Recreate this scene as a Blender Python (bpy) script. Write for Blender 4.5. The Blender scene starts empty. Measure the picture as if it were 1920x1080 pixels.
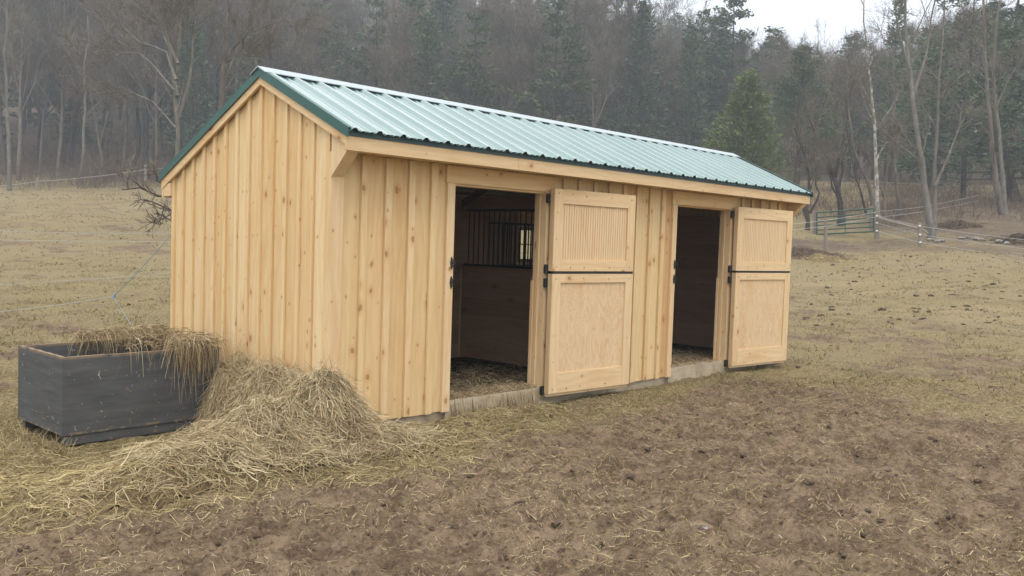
import bpy, math, random
import numpy as np
from mathutils import Matrix, Vector
R = math.radians
rng = np.random.default_rng(11); random.seed(5)
S = bpy.context.scene
COL = S.collection

# ------------------------------------------------------------------ camera
PIT, YAW, ROL, FPX = -0.051, -0.81855, 0.03208, 1695.16
CAM = np.array([-4.0129, -5.6354, 1.4608])
_fw = np.array([-math.sin(YAW)*math.cos(PIT), math.cos(YAW)*math.cos(PIT), math.sin(PIT)])
_r = np.array([math.cos(YAW), math.sin(YAW), 0.0]); _u = np.cross(_r, _fw)
CR = math.cos(ROL)*_r + math.sin(ROL)*_u; CU = -math.sin(ROL)*_r + math.cos(ROL)*_u; CF = _fw
cd = bpy.data.cameras.new("camera"); co = bpy.data.objects.new("camera", cd); COL.objects.link(co)
M = Matrix(((CR[0], CU[0], -CF[0], CAM[0]), (CR[1], CU[1], -CF[1], CAM[1]), (CR[2], CU[2], -CF[2], CAM[2]), (0, 0, 0, 1)))
co.matrix_world = M
cd.sensor_width = 36; cd.lens = FPX/1920*36; cd.clip_start = 0.05; cd.clip_end = 2000
S.camera = co

# ------------------------------------------------------------------ sky, sun, exposure
SUN_EL, SUN_AZ = R(62), R(222)          # azimuth: direction the light comes from, measured from +Y clockwise
W = bpy.data.worlds.new("World"); S.world = W; W.use_nodes = True
nt = W.node_tree; nt.nodes.clear()
wo = nt.nodes.new('ShaderNodeOutputWorld'); add = nt.nodes.new('ShaderNodeAddShader')
sky = nt.nodes.new('ShaderNodeTexSky'); sky.sky_type = 'NISHITA'; sky.sun_disc = False
sky.sun_elevation = SUN_EL; sky.sun_rotation = SUN_AZ
b1 = nt.nodes.new('ShaderNodeBackground'); b1.inputs[1].default_value = 0.05
nt.links.new(sky.outputs[0], b1.inputs[0])
b2 = nt.nodes.new('ShaderNodeBackground')          # the overcast layer: brighter towards the zenith, faintly mottled
tc = nt.nodes.new('ShaderNodeTexCoord'); sx = nt.nodes.new('ShaderNodeSeparateXYZ'); nt.links.new(tc.outputs['Generated'], sx.inputs[0])
rp = nt.nodes.new('ShaderNodeValToRGB'); nt.links.new(sx.outputs[2], rp.inputs[0])
rp.color_ramp.elements[0].position = 0.0; rp.color_ramp.elements[0].color = (.40, .405, .415, 1)
e_ = rp.color_ramp.elements.new(.25); e_.color = (.62, .62, .625, 1)
rp.color_ramp.elements[2].position = 0.9; rp.color_ramp.elements[2].color = (1.0, .965, .915, 1)
nz = nt.nodes.new('ShaderNodeTexNoise'); nz.inputs['Scale'].default_value = 2.2; nz.inputs['Detail'].default_value = 4
nt.links.new(tc.outputs['Generated'], nz.inputs[0])
mm = nt.nodes.new('ShaderNodeMapRange'); mm.inputs[3].default_value = .9; mm.inputs[4].default_value = 1.1; nt.links.new(nz.outputs[0], mm.inputs[0])
vm = nt.nodes.new('ShaderNodeVectorMath'); vm.operation = 'SCALE'; nt.links.new(rp.outputs[0], vm.inputs[0]); nt.links.new(mm.outputs[0], vm.inputs[3])
nt.links.new(vm.outputs[0], b2.inputs[0]); b2.inputs[1].default_value = 1.28
nt.links.new(b1.outputs[0], add.inputs[0]); nt.links.new(b2.outputs[0], add.inputs[1]); nt.links.new(add.outputs[0], wo.inputs[0])
sl = bpy.data.lights.new("sun", 'SUN'); sl.energy = .8; sl.angle = R(30); sl.color = (1, .96, .9)
so = bpy.data.objects.new("sun", sl); COL.objects.link(so)
sd = Vector((math.sin(SUN_AZ)*math.cos(SUN_EL), math.cos(SUN_AZ)*math.cos(SUN_EL), math.sin(SUN_EL)))
so.rotation_euler = sd.to_track_quat('Z', 'Y').to_euler(); so.location = (0, 0, 40)
S.view_settings.view_transform = 'Standard'; S.view_settings.look = 'None'; S.view_settings.gamma = 1
S.view_settings.exposure = 0.84
S.cycles.max_bounces = 6; S.cycles.diffuse_bounces = 3; S.cycles.glossy_bounces = 2; S.cycles.transmission_bounces = 2
S.cycles.volume_bounces = 0; S.cycles.transparent_max_bounces = 4; S.cycles.use_denoising = True; S.cycles.denoising_input_passes = 'RGB_ALBEDO_NORMAL'; S.cycles.denoising_prefilter = 'ACCURATE'
S.cycles.sample_clamp_indirect = 4

# ------------------------------------------------------------------ helpers
def at(px, py, t):                       # pixel of the photograph + forward distance -> world point
    return CAM + t*(CF + CR*(px-960)/FPX - CU*(py-540)/FPX)
def column(px, t):                       # ground position under a photo column at forward distance t
    p = at(px, 470, t); return p[0], p[1]
def tag(o, label=None, cat=None, group=None, kind=None):
    if label: o['label'] = label
    if cat: o['category'] = cat
    if group: o['group'] = group
    if kind: o['kind'] = kind
    return o
def empty(name, loc=(0, 0, 0), rz=0, parent=None):
    o = bpy.data.objects.new(name, None); COL.objects.link(o); o.location = loc; o.rotation_euler = (0, 0, rz)
    o.empty_display_size = .2
    if parent: o.parent = parent
    return o
def link(name, me, parent=None, mat=None):
    o = bpy.data.objects.new(name, me); COL.objects.link(o)
    if mat: me.materials.append(mat)
    if parent: o.parent = parent
    return o
def mesh_np(name, V, F, mat, parent=None, smooth=False, pattr=None, fattr=None):
    me = bpy.data.meshes.new(name); V = np.asarray(V, np.float32); F = np.asarray(F, np.int32)
    k = F.shape[1]; n = len(F)
    me.vertices.add(len(V)); me.vertices.foreach_set('co', V.ravel())
    me.loops.add(n*k); me.loops.foreach_set('vertex_index', F.ravel())
    me.polygons.add(n); me.polygons.foreach_set('loop_start', np.arange(n, dtype=np.int32)*k)
    try: me.polygons.foreach_set('loop_total', np.full(n, k, np.int32))
    except Exception: pass
    me.polygons.foreach_set('use_smooth', np.full(n, smooth, bool))
    for a, v in (pattr or {}).items():
        at_ = me.attributes.new(a, 'FLOAT', 'POINT'); at_.data.foreach_set('value', np.asarray(v, np.float32))
    for a, v in (fattr or {}).items():
        at_ = me.attributes.new(a, 'FLOAT', 'FACE'); at_.data.foreach_set('value', np.asarray(v, np.float32))
    me.update(calc_edges=True); me.validate()
    return link(name, me, parent, mat)

class MB:
    """list mesh with grain UVs (metres) and a per-face random value"""
    def __init__(s): s.v = []; s.f = []; s.uv = []; s.r = []; s.T = None
    def vert(s, p):
        s.v.append(tuple(s.T @ Vector(p)) if s.T else tuple(p)); return len(s.v)-1
    def face(s, pts, grain=2, off=None, r=None):
        off = off or (random.random()*9, random.random()*9); r = random.random() if r is None else r
        P = [Vector(p) for p in pts]
        n = (P[1]-P[0]).cross(P[2]-P[0]); ax = max(range(3), key=lambda i: abs(n[i]))
        o = [i for i in range(3) if i != ax]
        g = grain if grain in o else o[0]; u = o[0] if o[1] == g else o[1]
        s.f.append([s.vert(p) for p in pts]); s.r.append(r)
        s.uv += [(p[u]+off[0], p[g]+off[1]) for p in P]
    def prism(s, poly, ax, a, b, grain=2, r=None):
        """polygon (pairs of the two other axes, counter-clockwise) swept along axis ax from a to b"""
        o = [i for i in range(3) if i != ax]
        def mk(p, c):
            q = [0, 0, 0]; q[ax] = c; q[o[0]] = p[0]; q[o[1]] = p[1]; return q
        off = (random.random()*9, random.random()*9); r = random.random() if r is None else r
        A = [mk(p, a) for p in poly]; B = [mk(p, b) for p in poly]
        flip = (ax == 1)
        fs = [A[::-1], B] + [[A[i], A[(i+1) % len(A)], B[(i+1) % len(A)], B[i]] for i in range(len(A))]
        for f in fs: s.face(f[::-1] if flip else f, grain, off, r)
    def box(s, a, b, grain=2, r=None):
        s.prism([(a[0], a[1]), (b[0], a[1]), (b[0], b[1]), (a[0], b[1])], 2, a[2], b[2], grain, r)
    def tube(s, pts, rad, n=8, r=None, caps=True):
        r = random.random() if r is None else r; rings = []
        for i, p in enumerate(pts):
            p = Vector(p); d = (Vector(pts[min(i+1, len(pts)-1)])-Vector(pts[max(i-1, 0)])).normalized()
            a = d.orthogonal().normalized() if not rings else (pa - d*pa.dot(d)).normalized(); pa = a; b = d.cross(a)
            rr = rad[i] if hasattr(rad, '__len__') else rad
            rings.append([s.vert(p + (a*math.cos(t)+b*math.sin(t))*rr) for t in [2*math.pi*k/n for k in range(n)]])
        L = 0
        for i in range(len(rings)-1):
            L2 = L + (Vector(pts[i+1])-Vector(pts[i])).length
            for k in range(n):
                s.f.append([rings[i][k], rings[i][(k+1) % n], rings[i+1][(k+1) % n], rings[i+1][k]]); s.r.append(r)
                c0, c1 = .03*k, .03*(k+1); s.uv += [(c0, L), (c1, L), (c1, L2), (c0, L2)]
            L = L2
        if caps:
            for rg in (rings[0][::-1], rings[-1]):
                s.f.append(rg); s.r.append(r); s.uv += [(0, 0)]*n
    def build(s, name, mat, parent=None, smooth=False, bevel=0):
        me = bpy.data.meshes.new(name); me.from_pydata(s.v, [], s.f)
        uv = me.uv_layers.new(name='UVMap'); uv.data.foreach_set('uv', np.array(s.uv, np.float32).ravel())
        a = me.attributes.new('rnd', 'FLOAT', 'FACE'); a.data.foreach_set('value', np.array(s.r, np.float32))
        if smooth: me.polygons.foreach_set('use_smooth', [True]*len(me.polygons))
        me.update(); o = link(name, me, parent, mat)
        if bevel:
            m = o.modifiers.new('bevel', 'BEVEL'); m.width = bevel; m.segments = 1; m.limit_method = 'ANGLE'
        return o

class NT:
    """small node-tree writer"""
    def __init__(s, name, rough=.8, spec=.3):
        s.m = bpy.data.materials.new(name); s.m.use_nodes = True; s.t = s.m.node_tree
        s.b = s.t.nodes['Principled BSDF']; s.b.inputs['Roughness'].default_value = rough
        s.b.inputs['Specular IOR Level'].default_value = spec
    def n(s, t, **k):
        x = s.t.nodes.new('ShaderNode'+t)
        for a, v in k.items(): setattr(x, a, v)
        return x
    def set(s, sock, v):
        if isinstance(v, bpy.types.NodeSocket): s.t.links.new(v, sock)
        elif v is not None: sock.default_value = v
    def math(s, op, a, b=None, c=None, clamp=False):
        x = s.n('Math', operation=op, use_clamp=clamp); s.set(x.inputs[0], a)
        if b is not None: s.set(x.inputs[1], b)
        if c is not None: s.set(x.inputs[2], c)
        return x.outputs[0]
    def attr(s, name): return s.n('Attribute', attribute_name=name).outputs['Fac']
    def uv(s): return s.n('UVMap', uv_map='UVMap').outputs[0]
    def obj(s): return s.n('TexCoord').outputs['Object']
    def pos(s): return s.n('NewGeometry').outputs['Position']
    def scale(s, v, sc, off=(0, 0, 0)):
        x = s.n('Mapping'); s.set(x.inputs['Vector'], v); x.inputs['Scale'].default_value = sc; s.set(x.inputs['Location'], off); return x.outputs[0]
    def noise(s, v, sc=1, det=3, rough=.55, dist=0, out=0):
        x = s.n('TexNoise'); s.set(x.inputs['Vector'], v); x.inputs['Scale'].default_value = sc
        x.inputs['Detail'].default_value = det; x.inputs['Roughness'].default_value = rough; x.inputs['Distortion'].default_value = dist
        return x.outputs[out]
    def rng(s, v, a, b, c=0., d=1., smooth=False):
        x = s.n('MapRange'); s.set(x.inputs[0], v)
        if smooth: x.interpolation_type = 'SMOOTHSTEP'
        x.inputs[1].default_value = a; x.inputs[2].default_value = b; x.inputs[3].default_value = c; x.inputs[4].default_value = d
        return x.outputs[0]
    def mix(s, f, a, b, mode='MIX'):
        x = s.n('Mix', data_type='RGBA', blend_type=mode); s.set(x.inputs[0], f)
        s.set(x.inputs[6], (*a, 1) if isinstance(a, tuple) else a); s.set(x.inputs[7], (*b, 1) if isinstance(b, tuple) else b)
        return x.outputs[2]
    def ramp(s, f, stops):
        x = s.n('ValToRGB'); s.set(x.inputs[0], f); e = x.color_ramp.elements
        while len(e) < len(stops): e.new(.5)
        for i, (p, c) in enumerate(stops): e[i].position = p; e[i].color = (*c, 1)
        return x.outputs[0]
    def bump(s, h, strength=.5, dist=.01):
        x = s.n('Bump'); s.set(x.inputs['Height'], h); x.inputs['Strength'].default_value = strength; x.inputs['Distance'].default_value = dist
        s.t.links.new(x.outputs[0], s.b.inputs['Normal'])
    def col(s, c):
        s.set(s.b.inputs['Base Color'], (*c, 1) if isinstance(c, tuple) else c); return s
    def rough(s, v): s.set(s.b.inputs['Roughness'], v)

# ------------------------------------------------------------------ materials
def wood(name, tones, knots=1., saw=.35, ply=False, dirt=0.):
    w = NT(name, .72, .25); uv = w.uv(); rn = w.attr('rnd')
    sh = w.n('CombineXYZ'); w.set(sh.inputs[0], w.math('MULTIPLY', rn, 37.)); w.set(sh.inputs[1], w.math('MULTIPLY', rn, 91.))
    av = w.n('VectorMath', operation='ADD'); w.set(av.inputs[0], uv); w.set(av.inputs[1], sh.outputs[0]); uv = av.outputs[0]
    base = w.ramp(rn, tones)
    # long cathedral figure: growth rings cut flat, bent by slow noise
    warp = w.noise(w.scale(uv, (5, .9, 1)), 1, 2); sep = w.n('SeparateXYZ'); w.set(sep.inputs[0], uv)
    ph = w.math('ADD', w.math('MULTIPLY', sep.outputs[0], 90. if not ply else 60.), w.math('MULTIPLY', warp, 26. if not ply else 60.))
    ring = w.rng(w.math('SINE', ph), -1, 1)
    fine = w.noise(w.scale(uv, (140, 5, 1)), 1, 3, .6)
    blot = w.noise(w.scale(uv, (4, 1.1, 1)), 1, 3)
    c = w.mix(w.math('MULTIPLY', ring, .16 if not ply else .10), base, (.66, .44, .24), 'MULTIPLY')
    c = w.mix(w.rng(fine, .35, .75, 0, .16), c, (.60, .44, .28), 'MULTIPLY')
    c = w.mix(w.rng(blot, .5, .8, 0, .5), c, (.84, .62, .42), 'MULTIPLY')
    if ply:
        pl = w.noise(w.scale(uv, (8, 2.6, 1)), 1, 2, .5, 1.2)
        c = w.mix(w.rng(w.math('SINE', w.math('MULTIPLY', pl, 55.)), -.2, 1, 0, .30), c, (.72, .54, .40), 'MULTIPLY')
    if knots:
        for (sc, th, ch, fz) in (((6.3, 4.2, 1), .100, .19, 0), ((12.0, 8.3, 1), .075, .12, 31.7)):
            dn = w.noise(w.scale(uv, (30, 22, 1)), 1, 2, out=1); dv = w.n('VectorMath', operation='MULTIPLY_ADD')
            w.set(dv.inputs[0], dn); dv.inputs[1].default_value = (.10, .12, 0); w.set(dv.inputs[2], w.scale(uv, sc, (fz, fz, 0)))
            vo = w.n('TexVoronoi', voronoi_dimensions='2D'); w.set(vo.inputs['Vector'], dv.outputs[0]); vo.inputs['Scale'].default_value = 1
            sc_ = w.n('SeparateColor'); w.set(sc_.inputs[0], vo.outputs['Color'])
            keep = w.math('LESS_THAN', sc_.outputs[0], ch*knots)
            size = w.rng(sc_.outputs[1], 0, 1, .45, 1.25); d = w.math('DIVIDE', vo.outputs['Distance'], size)
            halo = w.math('MULTIPLY', w.rng(d, th*.8, th*3.4, 1, 0, True), keep)
            core = w.math('MULTIPLY', w.rng(d, th*.75, th*1.15, 1, 0, True), keep)
            eye = w.math('MULTIPLY', w.rng(d, th*.1, th*.6, 1, 0, True), keep)
            c = w.mix(w.math('MULTIPLY', halo, .33), c, (.72, .42, .22), 'MULTIPLY')
            c = w.mix(w.math('MULTIPLY', core, .66), c, (.25, .125, .055))
            c = w.mix(w.math('MULTIPLY', eye, .45), c, (.42, .22, .10))
    if dirt:
        dm = w.rng(w.noise(w.obj(), 3.5, 5, .65), .42, .68, 0, dirt)
        c = w.mix(dm, c, (.16, .125, .09))
    w.col(c)
    h = w.math('ADD', w.math('MULTIPLY', ring, .25), fine)
    if saw:
        sw = w.math('SINE', w.math('ADD', w.math('MULTIPLY', sep.outputs[1], 430.), w.math('MULTIPLY', w.noise(w.scale(uv, (14, 6, 1)), 1, 1), 5.)))
        sm = w.rng(w.noise(w.scale(uv, (3, 1.4, 1), (3, 9, 0)), 1, 1), .42, .6)
        h = w.math('ADD', h, w.math('MULTIPLY', w.math('MULTIPLY', sw, sm), saw))
    w.bump(h, .5, .0016)
    return w.m
PINE = [(0, (.70, .495, .250)), (.3, (.75, .56, .315)), (.55, (.72, .52, .265)), (.8, (.78, .605, .350)), (1, (.67, .45, .215))]
M_pine = wood('pine_board', PINE)
M_trim = wood('pine_trim', [(0, (.73, .55, .325)), (1, (.70, .51, .29))], knots=.45, saw=0)
M_front = wood('pine_front_board', [(0, (.67, .475, .24)), (.35, (.73, .55, .30)), (.6, (.58, .365, .17)), (.85, (.76, .585, .34)), (1, (.69, .475, .235))])
M_ply = wood('door_panel_plywood', [(0, (.68, .50, .30)), (1, (.71, .53, .32))], knots=0, saw=0, ply=True)
M_bead = wood('beaded_panel', [(0, (.70, .51, .30)), (1, (.74, .55, .33))], knots=.1, saw=0)
M_sill = wood('treated_timber', [(0, (.44, .37, .26)), (1, (.50, .43, .31))], knots=.3, saw=.2, dirt=.45)
M_oak = wood('oak_kickboard', [(0, (.46, .31, .20)), (.5, (.53, .36, .24)), (1, (.40, .26, .165))], knots=.3)
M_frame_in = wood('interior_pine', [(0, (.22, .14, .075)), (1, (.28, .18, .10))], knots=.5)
M_post = wood('weathered_post', [(0, (.19, .165, .135)), (1, (.25, .22, .18))], knots=.4, saw=0)

m = NT('roof_sheet', .30, .6); o_ = m.obj()
m.col(m.mix(m.rng(m.noise(o_, 1.3, 4), .35, .7), (.155, .245, .232), (.19, .28, .268)))
m.rough(m.rng(m.noise(m.scale(o_, (1, 3, 3)), 1.5, 4),   .3, .7, .20, .24)); m.b.inputs['Coat Weight'].default_value = .6; m.b.inputs['Coat Roughness'].default_value = .12; m.b.inputs['Metallic'].default_value = 0.
M_roof = m.m
m = NT('green_trim', .42, .5); m.col(m.mix(m.rng(m.noise(m.obj(), 3, 3), .3, .7), (.016, .078, .062), (.022, .095, .076))); M_green = m.m
m = NT('cap_metal', .35, .5); m.col((.36, .42, .42)); m.b.inputs['Metallic'].default_value = .5; M_cap = m.m
m = NT('eave_edge_metal', .5, .4); m.col((.028, .062, .064)); M_eave = m.m
m = NT('black_iron', .5, .4); m.col((.014, .014, .016)); M_iron = m.m
m = NT('screw_steel', .4, .5); m.col((.25, .22, .18)); m.b.inputs['Metallic'].default_value = .6; M_screw = m.m
m = NT('rubber_screw', .6, .3); m.col((.03, .05, .05)); M_rubber = m.m
m = NT('skid_steel', .6, .4); m.col(m.mix(m.rng(m.noise(m.obj(), 14, 5, .7), .45, .6), (.05, .058, .066), (.10, .10, .10))); M_steel = m.m
m = NT('gate_green', .45, .5); m.col(m.mix(m.rng(m.noise(m.obj(), 4, 4), .5, .75), (.010, .070, .048), (.05, .07, .045))); M_gate = m.m
m = NT('rope_white', .8, .2); m.col((.38, .365, .32)); M_rope = m.m
m = NT('wire_galvanised', .5, .5); m.col((.42, .41, .39)); M_wire = m.m
m = NT('twine_blue', .8, .2); m.col((.22, .31, .40)); M_twine = m.m
m = NT('insulator', .5, .4); m.col((.75, .75, .72)); M_insul = m.m
m = NT('window_glass', .05, .5); m.b.inputs['Transmission Weight'].default_value = 1; m.b.inputs['IOR'].default_value = 1.1; m.col((.95, .97, .96)); M_glass = m.m

# painted crate: dark grey paint, rubbed edges, white chips
m = NT('crate_paint', .72, .22); o_ = m.obj()
c = m.mix(m.rng(m.noise(m.scale(o_, (1.2, 1.2, 9)), 2, 5, .6), .3, .75), (.062, .064, .066), (.112, .112, .110))
c = m.mix(m.rng(m.noise(o_, 3.1, 5, .7), .48, .72, 0, .6), c, (.085, .080, .074))
c = m.mix(m.rng(m.noise(m.scale(o_, (1, 1, .8)), 17, 3, .8, 1.2), .668, .685), c, (.36, .36, .34))
c = m.mix(m.rng(m.noise(m.scale(o_, (1, 1, 2.2)), 9, 3, .7, .8), .67, .69), c, (.20, .13, .085))
zz = m.n('SeparateXYZ'); m.set(zz.inputs[0], o_)
edge = m.math('MULTIPLY', m.rng(zz.outputs[2], .548, .566), m.rng(m.noise(o_, 11, 4, .6), .30, .5))
c = m.mix(edge, c, (.25, .18, .115))
edge = m.math('MULTIPLY', m.math('MULTIPLY', m.rng(zz.outputs[2], .022, .008), m.rng(zz.outputs[2], -.006, -.002)), m.rng(m.noise(o_, 13, 4, .6), .48, .56))
c = m.mix(edge, c, (.22, .16, .10))
pl = m.math('ABSOLUTE', m.math('SUBTRACT', m.math('FRACT', m.math('DIVIDE', m.math('ADD', zz.outputs[2], .012), .193)), .5))
c = m.mix(m.rng(pl, .490, .499, 0, .35), c, (.02, .02, .02))
m.col(c); m.bump(m.noise(m.scale(o_, (2, 2, 30)), 3, 4), .3, .004); M_crate = m.m

def strand_mat(name, stops, rough=.75):
    w = NT(name, rough, .25); n = w.noise(w.pos(), 2.3, 2)
    f = w.math('ADD', w.math('MULTIPLY', w.attr('rnd'), .8), w.math('MULTIPLY', w.math('SUBTRACT', n, .4), .5), clamp=True)
    w.col(w.ramp(f, stops)); w.b.inputs['Specular IOR Level'].default_value = .06; return w.m
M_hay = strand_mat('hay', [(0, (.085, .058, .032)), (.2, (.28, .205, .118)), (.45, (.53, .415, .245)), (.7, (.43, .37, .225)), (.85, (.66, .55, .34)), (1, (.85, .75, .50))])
M_haybox = strand_mat('hay_dry', [(0, (.11, .078, .045)), (.4, (.33, .245, .14)), (.8, (.52, .41, .24)), (1, (.75, .64, .42))])
M_straw = strand_mat('straw', [(0, (.16, .12, .065)), (.35, (.31, .24, .125)), (.7, (.46, .37, .185)), (1, (.66, .55, .31))])
M_grass = strand_mat('dead_grass', [(0, (.075, .052, .024)), (.35, (.19, .155, .070)), (.6, (.28, .22, .105)), (.85, (.19, .19, .062)), (1, (.42, .34, .18))])
M_cedar = strand_mat('cedar_needles', [(0, (.070, .095, .033)), (.5, (.140, .170, .064)), (1, (.22, .235, .10))], .7)
M_pineleaf = strand_mat('pine_needles', [(0, (.042, .066, .036)), (.5, (.084, .120, .064)), (1, (.135, .168, .090))], .7)
M_hemlock = strand_mat('hemlock_needles', [(0, (.045, .064, .030)), (.5, (.088, .114, .054)), (1, (.135, .160, .078))], .7)
M_twig = strand_mat('bare_twigs', [(0, (.085, .070, .054)), (.5, (.155, .131, .103)), (1, (.25, .220, .178))], .85)
M_brush = strand_mat('brush', [(0, (.07, .048, .034)), (.5, (.14, .10, .07)), (1, (.24, .18, .125))], .85)
def bark(name, a, b, patches=None):
    w = NT(name, .9, .15); p = w.obj()
    c = w.mix(w.rng(w.noise(w.scale(p, (6, 6, 1.6)), 1, 5, .65), .3, .7), a, b)
    if patches: c = w.mix(w.rng(w.noise(w.scale(p, (5, 5, 4)), 1, 3, .6), .47, .56), c, patches)
    w.col(c); w.bump(w.noise(w.scale(p, (14, 14, 3)), 1, 4), .6, .02); return w.m
M_bark = bark('bark_grey', (.085, .070, .058), (.20, .172, .142))
M_barkdark = bark('bark_dark', (.035, .028, .024), (.085, .068, .057))
M_barkpale = bark('bark_pale', (.10, .088, .074), (.235, .212, .18), (.14, .135, .11))
M_birch = bark('bark_mottled', (.16, .14, .11), (.22, .20, .16), (.42, .40, .35))

# ground: mud, turf, leaf litter and straw shares come as mesh attributes
m = NT('ground', .92, .18); p = m.pos()
n1 = m.noise(p, 1.1, 6, .62); n2 = m.noise(p, 6., 5, .68); n3 = m.noise(p, 30., 5, .75); n4 = m.noise(m.scale(p, (1, 1, 1), (7, 3, 0)), .22, 4, .6)
mud = m.mix(m.rng(n2, .40, .60), (.118, .079, .048), (.250, .176, .113))
mud = m.mix(m.rng(n1, .48, .62, 0, .55), mud, (.105, .072, .042))
mud = m.mix(m.rng(m.noise(m.scale(p, (1, 1, 1), (31, 3, 0)), 2.6, 5, .7), .56, .64, 0, .30), mud, (.170, .145, .075))
mud = m.mix(m.rng(n3, .54, .64, 0, .6), mud, (.300, .228, .142))
mud = m.mix(m.rng(n3, .46, .38, 0, .8), mud, (.055, .036, .022))
turf = m.mix(m.rng(n3, .42, .60), (.145, .110, .050), (.325, .260, .130))
turf = m.mix(m.math('MULTIPLY', m.rng(n3, .45, .37, 0, .6), m.rng(n1, .42, .58)), turf, (.07, .05, .03))
turf = m.mix(m.rng(n2, .50, .62, 0, .45), turf, (.185, .158, .072))
turf = m.mix(m.rng(n1, .52, .66, 0, .6), turf, (.165, .115, .075))
turf = m.mix(m.rng(n4, .45, .7, 0, .5), turf, (.245, .205, .125))
leaf = m.mix(m.rng(n3, .40, .62), (.060, .042, .029), (.175, .125, .085))
leaf = m.mix(m.rng(n2, .5, .62, 0, .6), leaf, (.16, .125, .075))
leaf = m.mix(m.rng(n1, .5, .62, 0, .5), leaf, (.20, .165, .095))
strw = m.mix(m.rng(n3, .3, .65), (.16, .12, .06), (.33, .26, .14))
lo = m.math('MULTIPLY', m.math('SUBTRACT', m.noise(p, 3.4, 5, .7), .5), 1.1)
c = m.mix(m.rng(m.math('ADD', m.attr('mud'), lo), .38, .62), turf, mud)
c = m.mix(m.rng(m.math('ADD', m.attr('leaf'), lo), .38, .62), c, leaf)
c = m.mix(m.rng(m.math('ADD', m.attr('straw'), lo), .38, .66), c, strw)
m.col(c); m.bump(m.math('ADD', m.math('MULTIPLY', n2, .7), m.math('MULTIPLY', n3, .6)), 1., .05)
M_ground = m.m
m = NT('clod', .95, .15); m.col(m.mix(m.rng(m.noise(m.pos(), 30, 4), .35, .65), (.055, .038, .026), (.115, .082, .056))); M_clod = m.m
m = NT('stone', .9, .2); m.col(m.mix(m.rng(m.noise(m.pos(), 6, 5), .35, .65), (.13, .115, .10), (.27, .25, .225))); M_stone = m.m
m = NT('plastic_scrap', .35, .5); m.col(m.mix(m.rng(m.noise(m.obj(), 30, 2), .45, .55), (.10, .09, .11), (.40, .37, .40))); M_scrap = m.m

# ------------------------------------------------------------------ noise and terrain
_perm = rng.random((512, 512))
def vnoise(x, y):
    xi = np.floor(x).astype(int); yi = np.floor(y).astype(int); fx = x-xi; fy = y-yi
    fx = fx*fx*(3-2*fx); fy = fy*fy*(3-2*fy); g = lambda a, b: _perm[a % 512, b % 512]
    return (g(xi, yi)*(1-fx)+g(xi+1, yi)*fx)*(1-fy)+(g(xi, yi+1)*(1-fx)+g(xi+1, yi+1)*fx)*fy
def fbm(x, y, o=4, g=.5):
    s = 0; a = 1; t = 0
    for i in range(o): s = s+a*vnoise(x*2**i+17*i, y*2**i+31*i); t += a; a *= g
    return s/t
LT = [0, 12, 18, 26, 36, 48, 60, 73, 85, 110, 150, 250, 450]
PROF = {50: [-.1, -.1, 0, .38, 1.25, 2.3, 3.3, 4.35, 5.6, 10.5, 21.4, 55, 90],
        700: [-.1, -.1, 0, .38, 1.25, 2.4, 3.5, 4.8, 6.0, 11, 21.5, 52, 85],
        1500: [-.1, -.1, -.04, .22, 1.2, 2.75, 4.35, 6.2, 7.8, 10.8, 17.5, 35, 60],
        1900: [-.1, -.1, -.02, .62, 1.6, 3.2, 4.9, 6.8, 8.3, 11, 17, 33, 55]}
KX = sorted(PROF)
def terrain(x, y):
    x = np.asarray(x, float); y = np.asarray(y, float)
    dx, dy = x-CAM[0], y-CAM[1]
    fh = _fw[:2]/np.linalg.norm(_fw[:2]); t = dx*fh[0]+dy*fh[1]; w = dx*_r[0]+dy*_r[1]
    px = np.clip(960+FPX*w/np.maximum(t, 8), KX[0], KX[-1])
    z = 0
    for k in (.88, .94, 1., 1.06, 1.12):
        Z = [np.interp(t*k, LT, PROF[a]) for a in KX]; r_ = Z[-1]*1.0
        for i in range(len(KX)-1):
            s = np.clip((px-KX[i])/(KX[i+1]-KX[i]), 0, 1); s = s*s*(3-2*s); seg = Z[i]*(1-s)+Z[i+1]*s
            r_ = np.where((px >= KX[i]) & (px <= KX[i+1]), seg, r_)
        z = z+r_/5
    far = np.clip((t-16)/30, 0, 1)
    return z + far*(fbm(x*.09, y*.09, 3)-.5)*.9 + np.clip((t-90)/60, 0, 1)*(fbm(x*.03+5, y*.03, 3)-.5)*5
def hill(px, py):                        # where the ray through a photo pixel meets the ground
    t = 5.
    while t < 240:
        q = at(px, py, t)
        if q[2] <= terrain(q[0], q[1])+.0: break
        t += .1
    return t, np.array([q[0], q[1], float(terrain(q[0], q[1]))])
def blob(x, y, cx, cy, rx, ry, a=0):
    c, s = math.cos(a), math.sin(a); u = ((x-cx)*c+(y-cy)*s)/rx; v = (-(x-cx)*s+(y-cy)*c)/ry
    return np.clip(1.35-np.sqrt(u*u+v*v)*.9, 0, 1)
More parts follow.
